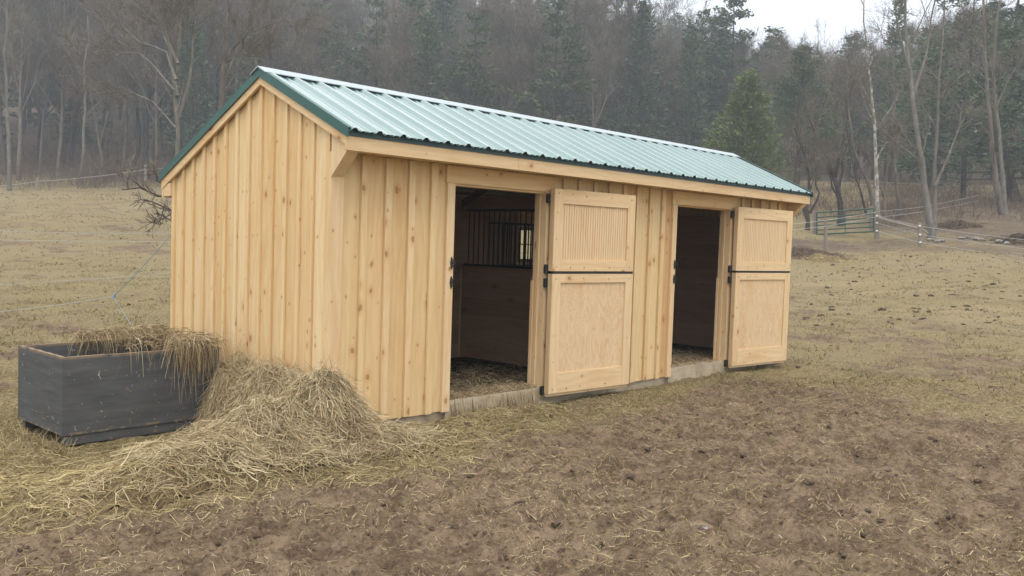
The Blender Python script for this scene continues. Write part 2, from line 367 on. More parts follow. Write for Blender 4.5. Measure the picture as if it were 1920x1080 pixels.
def masks(x, y):
    n = fbm(x*.5+3, y*.5, 4); t = (x-CAM[0])*_fw[0]+(y-CAM[1])*_fw[1]
    mud = np.maximum.reduce([blob(x, y, -.9, -2.4, 3.0, 1.7, .3), blob(x, y, 2.8, -1.9, 3.3, 1.15, .10), blob(x, y, 1.0, -3.4, 2.6, 1.4, 0), .8*blob(x, y, 3.5, -3.4, 2.4, 1.2, 0),
                             blob(x, y, -2.6, -1.6, 1.6, 1.3, 0), blob(x, y, 4.6, -.9, 1.4, .55, .1)])
    mud = np.maximum(mud, .9*blob(x, y, -2.6, 3.6, 1.8, .9, .5))
    mud = np.maximum(mud, .55*(t > 9)*np.clip(fbm(x*.8, y*.8, 3)*1.9-.55, 0, 1))
    mud = mud*(1-.8*blob(x, y, 2.7, -.35, .95, .33, 0))
    leaf = np.clip((t-82)/8, 0, 1)
    # leaf covered bank on the right beyond the wire fence
    for (px, t0, rx, ry) in ((1850, 52, 8, 7), (1920, 46, 8, 8), (1990, 55, 12, 12), (1790, 46, 4, 3), (1490, 40, 3.2, 2.5)):
        cx, cy = column(px, t0); leaf = np.maximum(leaf, blob(x, y, cx, cy, rx, ry, -.82))
    for (px, t0, rx, ry) in ((1560, 38.5, 6, 2.0), (1720, 40, 7, 2.4), (1930, 37, 7, 3.0)):
        cx, cy = column(px, t0); leaf = np.maximum(leaf, .58*blob(x, y, cx, cy, rx, ry, -.82))
    straw = np.maximum(1.0*blob(x, y, -1.3, -.2, 1.35, .62, .1), .9*blob(x, y, -2.3, .3, 1.2, .8, .2))
    straw = np.maximum(straw, .95*blob(x, y, -.25, .05, .95, .7, 0)); straw = np.maximum(straw, .62*blob(x, y, 1.0, -.42, 1.3, .28, .05))
    straw = np.maximum(straw, .80*blob(x, y, .05, -.80, .85, .40, .1)); straw = np.maximum(straw, .85*blob(x, y, 1.85, .1, .7, .25, 0))
    for (px, py, rx, ry) in ((1560, 533, 3.2, .9), (1680, 548, 3.2, .9), (1800, 580, 2.6, .8), (1900, 600, 2.2, .8), (1535, 484, 1.6, .8)):
        q = hillc(px, py); straw = np.maximum(straw, .68*blob(x, y, q[0], q[1], rx, ry, -.82))
    return np.clip(mud+.06+(n-.5)*.65, 0, 1), leaf, straw
_hc = {}
def hillc(px, py):
    if (px, py) not in _hc: _hc[(px, py)] = hill(px, py)[1]
    return _hc[(px, py)]
def micro(x, y):                         # hoof-pocked relief of the paddock
    t = np.hypot(x-CAM[0], y-CAM[1]); mud, _, _ = masks(x, y)
    wx = x+.06*vnoise(x*9, y*9); wy = y+.06*vnoise(x*9+40, y*9)
    pit = vnoise(wx*7.5, wy*7.5); pit2 = vnoise(wx*15+9, wy*15)
    h = (fbm(x*1.2, y*1.2, 3)-.5)*.08 + (pit-.5)*(.022+.045*mud) + (pit2-.5)*(.012+.036*mud) + (vnoise(x*36, y*36)-.5)*(.010+.016*mud)
    h = h+prints(x, y)*np.clip(mud*1.25, .12, 1)*(t < 16)
    damp = np.clip(1-(t-14)/30, .15, 1)
    inside = np.clip(np.minimum.reduce([x+.0, 7.5-x, y-.0, 2.6-y])/.1, 0, 1)      # under the barn: keep it low and level
    return h*damp*(1-inside)-.05*inside+.035*np.clip(1-np.abs(y+.12)/.5, 0, 1)*(x > .4)*(x < 7.3)*(1-inside)-.045*blob(x, y, -1.0, 1.2, 1.1, .9)
def prints(x, y, cell=.27):
    X_ = x/cell; Y_ = y/cell; xi = np.floor(X_).astype(int); yi = np.floor(Y_).astype(int); h = np.zeros(np.shape(x))
    for a in (-1, 0, 1):
        for b in (-1, 0, 1):
            cx, cy = xi+a, yi+b; r1 = _perm[cx % 512, cy % 512]; r2 = _perm[(cx+91) % 512, (cy+37) % 512]; r3 = _perm[(cx+13) % 512, (cy+201) % 512]
            dx = (X_-cx-r1)*cell; dy = (Y_-cy-r2)*cell; th = r3*6.28; u = dx*np.cos(th)+dy*np.sin(th); v = -dx*np.sin(th)+dy*np.cos(th)
            d = np.sqrt((u/.062)**2+(v/.050)**2)+.25*(vnoise(x*30, y*30)-.5); on = (r3*7 % 1 < .72)*(.4+.6*r1)
            h = h+on*(-.036*np.clip(1.15-d, 0, 1)**.6*(d < 1.15)+.014*np.exp(-((d-1.35)/.28)**2))
    return h
def gz(x, y): return terrain(x, y)+micro(x, y)

# ground: one sheet, rings round the viewpoint that widen with distance
fa = math.atan2(_fw[1], _fw[0])
ang = np.concatenate([np.arange(-180, -40, 4.), np.arange(-40, 40, .13), np.arange(40, 180, 4.)])*math.pi/180+fa
rad = [0.25]
while rad[-1] < 430: rad.append(rad[-1]*(1.0065 if 2.5 < rad[-1] < 14 else (1.012 if rad[-1] >= 14 else 1.05)))
rad = np.array(rad); A, RR = np.meshgrid(ang, rad); X = CAM[0]+RR*np.cos(A); Y = CAM[1]+RR*np.sin(A)
x, y = X.ravel(), Y.ravel(); V = np.stack([x, y, gz(x, y)], 1)
na, nr = len(ang), len(rad); i, j = np.meshgrid(np.arange(nr-1), np.arange(na), indexing='ij'); j2 = (j+1) % na
F = np.stack([i*na+j, i*na+j2, (i+1)*na+j2, (i+1)*na+j], -1).reshape(-1, 4)
cen = len(V); V = np.vstack([V, [CAM[0], CAM[1], float(gz(CAM[0], CAM[1]))]])
md, lf, st = masks(V[:, 0], V[:, 1])
F = F[:, ::-1] if np.cross(V[F[0, 1]]-V[F[0, 0]], V[F[0, 2]]-V[F[0, 1]])[2] < 0 else F
g = mesh_np('ground', V, F, M_ground, smooth=True, pattr={'mud': md, 'leaf': lf, 'straw': st})
tag(g, 'muddy trampled paddock and dull winter pasture rising to the wood', kind='structure'); g['category'] = 'ground'

# ------------------------------------------------------------------ the barn
DX, YR, ZR, YF, ZF, YB, ZB = 7.45, .939, 2.734, -.2416, 2.195, 2.64, 1.935
SF = (ZR-ZF)/(YR-YF); SB = (ZR-ZB)/(YB-YR)
def ztop(y): return ZR-(YR-y)*SF if y < YR else ZR-(y-YR)*SB
barn = tag(empty('horse_barn'), 'new pale pine run-in barn with green metal roof and two open stall doorways', 'barn')
D = 2.48
def gable(x0, x1, name, outer):
    w = MB(); edges = [.03]+[.207*.985+.187*k for k in range(12)]+[D-.02]
    for a, b in zip(edges[:-1], edges[1:]):
        a2, b2 = a+.001, b-.001; top = lambda q: ztop(q)-.045
        poly = [(a2, 0), (b2, 0), (b2, top(b2))]+([(YR, top(YR))] if a2 < YR < b2 else [])+[(a2, top(a2))]
        w.prism(poly, 0, x0, x1)
    s = -1 if outer < 0 else 1; f = x0 if s < 0 else x1
    for q in [.207*.985+.187*k for k in range(12)]:
        hw = .042*random.uniform(.9, 1.1); q += random.uniform(-.006, .006); q2 = q+hw; xa, xb = sorted((f+s*.0012, f+s*.0185))
        w.prism([(q, random.uniform(0, .006)), (q2, .003), (q2, ztop(q2)-.050), (q, ztop(q)-.050)], 0, xa+(0 if s > 0 else 0), xb-(0 if s < 0 else 0))
    for (a, b) in ((.0, .045), (D-.045, D)):
        xa, xb = sorted((f, f+s*.022)); w.prism([(a, .0), (b, .0), (b, ztop(b)-.050), (a, ztop(a)-.050)], 0, xa, xb)
    return w.build(name, M_pine, barn)
gable(0, .022, 'gable_wall', -1); gable(DX-.022, DX, 'gable_wall', 1)
OP = [(1.243, 2.42), (4.654, 5.83)]; ZT = 1.938; ZS = .085
def fwall():
    w = MB(); bt = [.27, .505, .735, .985]+[2.66+.243*k for k in range(8)]+[6.10+.243*k for k in range(5)]
    cuts = [0.024]+[b+.03 for b in bt[:4]]+[OP[0][0]]; 
    segs = list(zip(cuts[:-1], cuts[1:]))
    c2 = [OP[0][1]]+[b+.03 for b in bt[4:12]]+[OP[1][0]]; segs += list(zip(c2[:-1], c2[1:]))
    c3 = [OP[1][1]]+[b+.03 for b in bt[12:]]+[DX-.024]; segs += list(zip(c3[:-1], c3[1:]))
    for a, b in segs: w.box((a+.001, 0, random.uniform(-.004, .004)), (b-.001, .022, 2.11))
    for a, b in OP: w.box((a, 0, ZT), (b, .022, 2.11), grain=0)
    for b in bt:
        b += random.uniform(-.008, .008); w.box((b, -.0245, random.uniform(-.005, .006)), (b+random.uniform(.055, .066), -.003, 2.085), r=random.choice((.3, .8, .4, .9, .05)))
    return w.build('front_wall', M_front, barn)
fwall()
w = MB()
for k in range(12): w.box((.024+k*.62, D-.022, 0), (.024+min((k+1)*.62-.002, DX-.05), D, ZB-.05+.06) if False else (min(.024+(k+1)*.62-.002, DX-.024), D, 1.2))
for (a, b) in ((.024, 4.72), (5.36, DX-.024)): w.box((a, D-.022, 1.202), (b, D, 1.66), grain=0)
w.box((.024, D-.022, 1.662), (DX-.024, D, ztop(D)+.012), grain=0)
w.build('rear_wall', M_pine, barn)
for (a, b, nm) in ((-.0225, .095, 0), (DX-.095, DX+.0225, 1)):
    w = MB(); w.box((a, -.024, .0), (b, -.001, 2.087)); w.build('corner_board', M_trim, barn, bevel=.002)
# window in the back wall of the far stall, with a guard grille
wd = MB()
for (a, b) in (((4.72, 1.20), (4.77, 1.66)), ((5.31, 1.20), (5.36, 1.66)), ((4.77, 1.20), (5.31, 1.24)), ((4.77, 1.62), (5.31, 1.66)), ((4.77, 1.425), (5.31, 1.440)), ((4.865, 1.24), (4.88, 1.425)), ((4.865, 1.44), (4.88, 1.62)), ((5.06, 1.24), (5.075, 1.425)), ((5.06, 1.44), (5.075, 1.62))):
    wd.box((a[0], D-.03, a[1]), (b[0], D+.015, b[1]))
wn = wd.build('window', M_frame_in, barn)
gp = MB(); gp.box((4.77, D-.006, 1.24), (5.31, D-.002, 1.62)); gp.build('pane', M_glass, wn)
gd = MB()
for z in (1.14, 1.68): gd.box((4.08, D-.13, z), (5.40, D-.11, z+.025))
for k in range(17): gd.box((4.08+k*.081, D-.126, 1.165), (4.095+k*.081, D-.114, 1.68))
gd.build('window_grille', M_iron, barn)
# foundation and sills
w = MB(); w.box((.03, .025, -.30), (2.47, .165, -.001), grain=0, r=.2); w.box((2.475, .025, -.30), (DX-.2, .165, -.001), grain=0, r=.7)
w.box((.03, D-.165, -.30), (DX-.03, D-.025, -.001), grain=0); w.build('foundation_beam', M_sill, barn, bevel=.006)
for a, b in OP:
    w = MB(); w.box((a-.03, -.012, -.16), (b+.06, .15, ZS), grain=0); w.build('door_sill', M_sill, barn, bevel=.01)
w = MB(); w.box((.12, .012, -.20), (.42, .022, -.002), grain=0); w.box((.42, .008, -.10), (.445, .022, -.004)); w.build('skid_plate', M_steel, barn, bevel=.003)
w = MB(); w.box((6.75, .0, -.22), (7.22, .02, -.006), grain=0); w.build('skid_plate', M_steel, barn, bevel=.003)
# door casings
def casing(a, b):
    w = MB(); w.box((a-.085, -.026, -.004), (a, -.001, ZT)); w.box((a-.016, -.0005, ZS), (a-.0, .11, ZT), r=.3)
    w.build('door_casing', M_trim, barn, bevel=.002)
    w = MB(); w.box((b, -.026, -.004), (b+.11, -.001, ZT+.0)); w.box((b, -.0005, ZS), (b+.016, .12, ZT)); w.box((b-.014, .045, ZS), (b, .075, ZT)); w.box((b-.03, .09, ZS), (b, .118, 1.10))
    w.build('door_casing', M_trim, barn, bevel=.002)
    w = MB(); w.box((a-.10, -.028, ZT+.002), (b+.125, -.001, 2.085), grain=0, r=.95); w.box((a, -.0005, ZT-.016), (b, .11, ZT), grain=0)
    w.build('door_header', M_front, barn, bevel=.002)
for a, b in OP: casing(a, b)
# ornate pulls on the left casings, strap hinges on the right
def latch(x, z):
    w = MB(); prof = [(-.062, .0), (-.052, .010), (-.046, .006), (-.036, .016), (-.028, .008), (-.02, .017), (0, .021), (.02, .017), (.028, .008), (.036, .016), (.046, .006), (.052, .010), (.062, .0)]
    poly = [(p[1]*.72+x, z+p[0]*.85) for p in prof]+[(x-p[1]*.72, z+p[0]*.85) for p in prof[-2:0:-1]]
    w.prism(poly, 1, -.034, -.027); w.tube([(x+.004, -.034, z-.03), (x+.014, -.060, z-.018), (x+.014, -.060, z+.018), (x+.004, -.034, z+.03)], .005, 6)
    w.build('pull_handle', M_iron, barn)
for a, b in OP:
    for z in (1.265, 1.10): latch(a-.022, z)
    for z in (1.88, 1.215, 1.085, .06):
        w = MB(); w.box((b-.012, -.038, z-.04), (b+.06, -.027, z+.04)); w.tube([(b-.004, -.048, z-.045), (b-.004, -.048, z+.045)], .012, 8)
        w.box((b-.004, -.0585, z-.036), (b+.06, -.044, z+.036)); w.build('hinge', M_iron, barn)
# door leaves, swung right back against the wall
def leaf(hx, ang, upper):
    nm = 'upper_door' if upper else 'lower_door'
    T = Matrix.Translation((hx, -.115, 0)) @ Matrix.Rotation(-ang, 4, 'Z')
    L = 1.17; z0, z1 = (1.198, 1.972) if upper else (.035, 1.172); st = .112; tr = .135 if upper else .085; br = .105 if upper else .19
    r0 = random.random()
    w = MB(); w.T = T
    w.box((.002, .024, z0-.03 if not upper else z0), (L-.002, .055, z1), r=.4)
    o = w.build(nm, M_trim, barn)
    w = MB(); w.T = T
    if upper:
        n = 28; q = (L-2*st)/n
        for k in range(n): w.box((st+k*q+.0026, .015, z0+br), (st+(k+1)*q-.0026, .0235, z1-tr), r=r0)
        w.build('beaded_panel', M_bead, o, bevel=.001)
    else:
        w.box((st, .015, z0+br), (L-st, .0235, z1-tr), r=r0); w.build('plywood_panel', M_ply, o)
    w = MB(); w.T = T
    w.box((0, 0, z0), (st-.001, .0235, z1)); w.box((L-st+.001, 0, z0), (L, .0235, z1))
    w.box((st, 0.0005, z1-tr), (L-st, .0235, z1), grain=0); w.box((st, .0005, z0), (L-st, .0235, z0+br), grain=0)
    w.box((-.004, .002, z0), (-.0005, .056, z1), r=.9)
    w.build('frame', M_trim, o, bevel=.0025)
    w = MB(); w.T = T
    for zz in (z0+.04, z1-.045):
        for xx in (.05, .24, .43, .80, L-.06):
            if random.random() < .85: w.tube([(xx, .001, zz+random.uniform(-.01, .01)), (xx, -.0035, zz)], .0055, 6)
    for zz in (z0+.3, z0+.55): w.tube([(.04, .001, zz), (.04, -.003, zz)], .005, 6)
    w.build('screw', M_screw, o)['kind'] = 'stuff'
    if upper:
        w = MB(); w.T = T; w.box((.001, .004, 1.1735), (L-.001, .05, 1.197), grain=0); w.build('seal_strip', M_iron, o)
for (hx, an) in ((2.438, 4.1), (5.858, 6.5)):
    leaf(hx, R(an), True); leaf(hx, R(an), False)
# eaves: fascia, soffit, end brackets
w = MB()
for a, b in ((-.049, 1.78), (1.782, 4.2), (4.202, DX+.049)): w.box((a, YF, ZF-.107), (b, YF+.024, ZF), grain=0)
w.build('fascia', M_trim, barn, bevel=.002)
w = MB(); w.box((-.02, YF+.025, ZF-.100), (DX+.02, -.029, ZF-.088), grain=0); w.build('soffit', M_front, barn)
for x0, x1 in ((-.023, .085), (DX-.085, DX+.023)):
    w = MB(); w.prism([(-.0245, 1.90), (-.0245, 2.085), (-.0245, ztop(-.0245)-.03), (YF+.0245, ZF-.03), (YF+.0245, ZF-.108)][::-1], 0, x0, x0+.022 if x0 < 0 else x1, r=.2)
    if x0 < 0: w.prism([(-.0245, 1.902), (-.0245, 1.96), (YF+.03, ZF-.090), (YF+.0245, ZF-.106)][::-1], 0, x0+.023, x1, r=.95)
    w.build('eave_bracket', M_trim, barn, bevel=.002)
w = MB(); w.box((-.045, YB-.03, ZB-.16), (DX+.045, YB-.006, ZB-.03), grain=0); w.box((-.04, D+.001, ZB-.15), (.0, YB-.031, ZB-.03), grain=1)
w.build('fascia', M_trim, barn)
def rake(x0, x1):
    w = MB(); t = .066
    y5 = YF+.0245; w.prism([(y5, ZF-.072+.0245*SF), (YR, ZR-t), (YR, ZR), (y5, ZF+.0245*SF)], 0, x0, x1, grain=1)
    w.prism([(YR, ZR-t), (YB, ZB-t-.02), (YB, ZB), (YR, ZR)], 0, x0, x1, grain=1)
    w.build('rake_board', M_trim, barn, bevel=.002)
rake(-.048, -.0235); rake(DX+.0235, DX+.048)
# roof sheets with ribs
def prof_x():
    P = []; x = -.06; pitch = .2286; n = 33
    for k in range(n+1):
        c = x+.055+k*pitch
        for dx, dz in ((-.038, 0), (-.012, .026), (.012, .026), (.038, 0)): P.append((c+dx, dz))
        for mm_ in (.076, .152):
            for dx, dz in ((-.020, 0), (-.006, .009), (.006, .009), (.020, 0)): P.append((c+mm_+dx, dz))
    P = [p for p in P if -.055 < p[0] < DX+.055]
    return [(-.058, 0)]+P+[(DX+.058, 0)]
RP = prof_x(); LIFT = .045
def sheet(ya, za, yb, zb, name):
    ns = 10; V = []; n = len(RP)
    nrm = Vector((0, -(zb-za), yb-ya)).normalized()
    if nrm.z < 0: nrm = -nrm
    for s_ in range(ns+1):
        t = s_/ns
        for (xx, dz) in RP:
            wv = .0006*math.sin(xx*3.1+s_*1.7)
            V.append((xx, ya+(yb-ya)*t+nrm.y*(dz+wv), za+(zb-za)*t+LIFT+nrm.z*(dz+wv)))
    F = [(s_*n+k, s_*n+k+1, (s_+1)*n+k+1, (s_+1)*n+k) for s_ in range(ns) for k in range(n-1)]
    o = mesh_np(name, V, F, M_roof, barn); sm = o.modifiers.new('solid', 'SOLIDIFY'); sm.thickness = .001; return o
rf = sheet(YF-.035, ZF-.035*SF, YR-.012, ZR-.012*SF, 'roof_sheet'); rb = sheet(YR+.012, ZR-.012*SB, YB+.03, ZB-.03*SB, 'roof_sheet')
w = MB(); ncos = math.cos(math.atan(SF))
for s_, fr in enumerate((.035, .36, .68)):
    for k in range(33):
        xx = -.005+k*.2286+.045; yy = YF-.035+(YR-YF)*fr
        zz = ZF+(yy-YF)*SF+LIFT; w.tube([(xx, yy, zz-.001), (xx, yy-.005*SF, zz+.009)], .0085, 6)
w.build('roof_screw', M_rubber, rf)['kind'] = 'stuff'
# ridge cap, rake trim, eave trim
w = MB(); a = .115
for sgn, sl_ in ((-1, SF), (1, SB)):
    y1 = YR+sgn*a; pts = [(YR, ZR+LIFT+.034), (y1, ZR+LIFT+.030-a*sl_), (y1, ZR+LIFT+.024-a*sl_), (YR, ZR+LIFT+.024)]
    w.prism(pts if sgn < 0 else pts[::-1], 0, -.075, DX+.07, grain=0)
w.build('ridge_cap', M_cap, barn)
w = MB()
for k in range(33):          # foam closures seen dark between the ribs under the cap
    x0 = -.005+k*.2286+.034; w.box((x0, YR-a+.012, ZR-a*SF+LIFT+.0045), (x0+.160, YR-a+.03, ZR-a*SF+LIFT+.028), grain=0)
w.build('ridge_closure', M_rubber, barn)
def rtrim(xo, xi):
    w = MB(); up = LIFT+.022; dn = .006
    for (y0, z0, y1, z1) in ((YF-.036, ZF-.036*SF, YR, ZR), (YR, ZR, YB+.032, ZB-.032*SB)):
        xa, xb = sorted((xo, xo+(.003 if xi > xo else -.003)))
        w.prism([(y0, z0-dn), (y1, z1-dn), (y1, z1+up), (y0, z0+up)], 0, xa, xb, grain=1)
        xa, xb = sorted((xo, xi)); w.prism([(y0, z0+up+.001), (y1, z1+up+.001), (y1, z1+up+.003), (y0, z0+up+.003)], 0, xa, xb, grain=1)
    return w.build('rake_trim', M_green, barn)
rtrim(-.062, -.030); rtrim(DX+.062, DX+.030)
w = MB(); w.box((-.06, YF-.008, ZF-.004), (DX+.06, YF-.002, ZF+.036), grain=0); w.box((-.06, YF-.03, ZF+.0365), (DX+.06, YF-.002, ZF+.0385), grain=0)
w.build('eave_trim', M_eave, barn)
# timber framing, purlins under the roof
w = MB()
for yy in (.05, .45, .80, 1.1, 1.55, 2.0, 2.35): 
    zc = ztop(yy); w.box((.03, yy, zc-.055), (DX-.03, yy+.075, zc-.018), grain=0)
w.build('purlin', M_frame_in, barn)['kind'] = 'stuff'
for k in range(7):
    xx = .03+k*1.215; w = MB()
    w.prism([(.03, ztop(.03)-.16), (YR, ZR-.16), (YR, ZR-.058), (.03, ztop(.03)-.058)], 0, xx, xx+.04, grain=1)
    w.prism([(YR, ZR-.16), (D-.03, ztop(D)-.16), (D-.03, ztop(D)-.058), (YR, ZR-.058)], 0, xx, xx+.04, grain=1)
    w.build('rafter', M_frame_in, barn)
# oak kickboards round both stalls, partition with bar grille
w = MB()
def kick(p, q, ax, z1=1.13, z0=.0, pitch=.19):
    z = z0
    while z < z1-.01:
        zt = min(z+pitch-.002, z1)
        if ax == 'x': w.box((p[0], p[1], z), (q[0], q[1], zt), grain=0)
        else: w.box((p[0], p[1], z), (q[0], q[1], zt), grain=1)
        z += pitch
kick((.05, D-.06), (3.66, D-.03), 'x'); kick((3.74, D-.06), (DX-.05, D-.03), 'x')
kick((.03, .05), (.06, D-.07), 'y'); kick((DX-.06, .05), (DX-.03, D-.07), 'y', 1.9)
kick((.07, .03), (OP[0][0]-.04, .055), 'x'); kick((OP[0][1]+.05, .03), (3.64, .055), 'x'); kick((3.76, .03), (OP[1][0]-.04, .055), 'x'); kick((OP[1][1]+.05, .03), (DX-.07, .055), 'x')
w.build('kickboard', M_oak, barn)['kind'] = 'stuff'
w = MB(); w.box((.07, D-.045, 1.14), (4.70, D-.024, 1.86), grain=0); w.build('shade_lining', M_oak, barn)  # added dark lining, stands for shade on the rear wall above the kickboards
w = MB(); kick((3.68, .06), (3.72, D-.07), 'y'); w.box((3.66, .06, 1.131), (3.74, D-.07, 1.155), grain=1); w.box((3.675, .06, 1.84), (3.725, D-.07, 1.99), grain=1)
pt = w.build('partition', M_oak, barn)
w = MB(); w.box((3.685, .07, 1.156), (3.715, D-.08, 1.18), grain=1); w.box((3.685, .07, 1.815), (3.715, D-.08, 1.839), grain=1)
k = .12
while k < D-.1: w.tube([(3.70, k, 1.18), (3.70, k, 1.815)], .009, 6); k += .085
w.build('bar_grille', M_iron, pt)
w = MB()
w.box((.06, .17, -.02), (DX-.06, D-.17, .035)); m = NT('stall_floor', .95, .1); m.col(m.mix(m.rng(m.noise(m.pos(), 9, 5), .4, .65), (.035, .026, .018), (.10, .075, .045))); w.build('stall_floor', m.m, barn)

# ------------------------------------------------------------------ ribbons: hay, straw, grass, twigs
def ribbons(P, wid, rnd, taper=True):
    """P (n,k,3) centre lines -> verts, quads, rnd"""
    n, k, _ = P.shape; T = np.gradient(P, axis=1); q = rng.normal(size=(n, 1, 3)); q = np.repeat(q, k, 1)
    sd_ = np.cross(T, q); sd_ /= np.linalg.norm(sd_, axis=2, keepdims=True)+1e-9
    tp = np.ones(k) if not taper else np.linspace(1, .35, k)
    off = sd_*(np.asarray(wid).reshape(-1, 1, 1)*.5)*tp[None, :, None]
    V = np.stack([P-off, P+off], 2).reshape(-1, 3)
    b = (np.arange(n)*k*2)[:, None]+(np.arange(k-1)*2)[None]; F = np.stack([b, b+1, b+3, b+2], -1).reshape(-1, 4)
    return V, F, np.repeat(rnd, k*2)
def build_ribbons(name, parts, mat, parent=None):
    Vs, Fs, Rs, o = [], [], [], 0
    for V, F, r_ in parts: Vs.append(V); Fs.append(F+o); Rs.append(r_); o += len(V)
    return mesh_np(name, np.vstack(Vs), np.vstack(Fs), mat, parent, pattr={'rnd': np.concatenate(Rs)})
def lying(x, y, L, base, wid, arch=.02, curl=1.5, flow=None, k=5, rnd=None, lift=.0):
    n = len(x); a = rng.uniform(0, 2*np.pi, n) if flow is None else flow; c = rng.normal(0, curl, n)
    s = np.linspace(-.5, .5, k)[None]*L[:, None]; aa = a[:, None]+c[:, None]*s/np.maximum(L[:, None], .1)
    P = np.zeros((n, k, 3)); P[..., 0] = x[:, None]+s*np.cos(aa); P[..., 1] = y[:, None]+s*np.sin(aa)
    tl = rng.normal(0, 1, n)[:, None]
    P[..., 2] = base(P[..., 0], P[..., 1])+lift+arch*np.abs(rng.normal(0, 1, n))[:, None]*(1-(2*np.linspace(-.5, .5, k)[None])**2)+tl*s*arch*3
    P[..., 2] = np.maximum(P[..., 2], base(P[..., 0], P[..., 1])+.002)
    return ribbons(P, rng.uniform(.6, 1.4, n)*wid, rng.random(n) if rnd is None else rnd)
def pile_h(x, y):
    G = lambda cx, cy, rx, ry, h, a=0, e=1.25: h*np.exp(-((((x-cx)*math.cos(a)+(y-cy)*math.sin(a))/rx)**2+((-(x-cx)*math.sin(a)+(y-cy)*math.cos(a))/ry)**2)**e)
    h = np.maximum.reduce([G(-.22, -.12, .38, .38, .37, 0, 1.7), G(-.15, 1.05, .27, .55, .42, 0, 2.), G(-.16, .45, .28, .5, .37, 0, 2.), G(-.55, -.22, .62, .30, .26, .22), G(-1.15, -.42, .8, .28, .12, .15)])+G(.02, -.50, .62, .30, .10)+G(-1.25, -.25, .95, .42, .06, .1)+G(-.60, .40, .30, .35, .10)
    h = h*(1+.42*(fbm(x*3.4+4.7, y*3.4, 3)-.5)*2)+.09*(fbm(x*9, y*9, 2)-.5)*(h > .06)
    wall = (x > -.03) & (y > -.02)
    return np.where(wall, 0, h)
def ontop(x, y): return terrain(x, y)+micro(x, y)+pile_h(x, y)
# hay pile
gx = np.linspace(-2.6, 1.0, 140); gy = np.linspace(-1.2, 2.0, 130); X, Y = np.meshgrid(gx, gy)
H = pile_h(X, Y); nx, ny = len(gx), len(gy); V = np.stack([X.ravel(), Y.ravel(), (terrain(X, Y)+micro(X, Y)+H*.93-.02).ravel()], 1)
i, j = np.meshgrid(np.arange(ny-1), np.arange(nx-1), indexing='ij'); F = np.stack([i*nx+j, i*nx+j+1, (i+1)*nx+j+1, (i+1)*nx+j], -1).reshape(-1, 4)
keep = (H.ravel()[F].min(1) > .03) & ~((X.ravel()[F].max(1) > -.03) & (Y.ravel()[F].max(1) > -.03)); F = F[keep]; used = np.unique(F); rm = -np.ones(len(V), int); rm[used] = np.arange(len(used))
hp = empty('hay_pile', (0, 0, 0)); tag(hp, 'loose heap of dried hay spilling between the dark crate and the barn corner', 'hay pile')
mesh_np('hay_core', V[used], rm[F], M_hay, hp, smooth=True, pattr={'rnd': np.full(len(used), .0)})  # core kept at the darkest tone, painting shade into the hollows between strands
def sample(n, cx, cy, sx, sy, cond):
    x = rng.normal(cx, sx, n*4); y = rng.normal(cy, sy, n*4); k = cond(x, y); return x[k][:n], y[k][:n]
inwall = lambda x, y: (x > -.05) & (y > -.03)
inbox = lambda x, y: (x > -1.55) & (x < -.24) & (y > 1.10) & (y < 2.02)
ok = lambda x, y: ~inwall(x, y) & ~inbox(x, y) & (pile_h(x, y) > .035)
parts = []
x, y = sample(21000, -.45, .2, .55, .55, ok)
# the hay lies in flakes: bunches of stems that share a lie, with hollows between
nc = 520; ccx, ccy = sample(nc, -.45, .1, .6, .6, ok); nc = len(ccx); ci = rng.integers(0, nc, 22000); ca = rng.uniform(0, 6.28, nc); ck = rng.normal(0, 2.6, nc); cl_ = rng.uniform(0, .10, nc)*rng.random(nc)**1.5
x = ccx[ci]+rng.normal(0, .06, len(ci)); y = ccy[ci]+rng.normal(0, .06, len(ci)); k = ok(x, y); x, y, ci = x[k], y[k], ci[k]
def flake(x, y, L, a, c, lift, wid, k=6):
    n = len(x); s = np.linspace(-.5, .5, k)[None]*L[:, None]; aa = a[:, None]+c[:, None]*s; P = np.zeros((n, k, 3))
    P[..., 0] = x[:, None]+s*np.cos(aa); P[..., 1] = y[:, None]+s*np.sin(aa); tl = rng.normal(0, .16, n)[:, None]
    P[..., 2] = .5*ontop(P[..., 0], P[..., 1])+.5*ontop(x, y)[:, None]+(lift+rng.uniform(0, .02, n))[:, None]+tl*s
    P[..., 2] = np.maximum(P[..., 2], ontop(P[..., 0], P[..., 1])+.002); P[..., 0] = np.where(P[..., 1] > -.035, np.minimum(P[..., 0], -.028), P[..., 0])
    return ribbons(P, rng.uniform(.6, 1.4, n)*wid, np.clip(rng.random(n)*.6+(_perm[ci % 512, 7]*.4), 0, 1))
n = len(x); parts.append(flake(x, y, rng.uniform(.08, .32, n), ca[ci]+rng.normal(0, .38, n), ck[ci]+rng.normal(0, 1.5, n), cl_[ci], .0040))
x, y = sample(5200, -.40, .2, .42, .5, ok); parts.append(lying(x, y, rng.uniform(.18, .50, len(x)), ontop, .0036, .045, 3.2, k=8, lift=.012))
# tips standing out of the heap against the boards
x, y = sample(1300, -.2, .4, .25, .5, lambda a, b: ok(a, b) & (pile_h(a, b) > .25)); n = len(x); s = np.linspace(0, 1, 5)[None]; L = rng.uniform(.06, .26, n)[:, None]; a = rng.uniform(0, 6.28, n)[:, None]; t = rng.uniform(.2, 1.2, n)[:, None]
P = np.stack([x[:, None]+L*s*np.sin(t)*np.cos(a)*.8-.02, y[:, None]+L*s*np.sin(t)*np.sin(a), ontop(x, y)[:, None]+L*s*np.cos(t)-.05*s*s*L*8*.3], -1); P[..., 0] = np.where(P[..., 1] > -.04, np.minimum(P[..., 0], -.03), P[..., 0])
parts.append(ribbons(P, rng.uniform(.0025, .0045, n), rng.random(n)))
o = build_ribbons('hay_strands', parts, M_hay, hp)
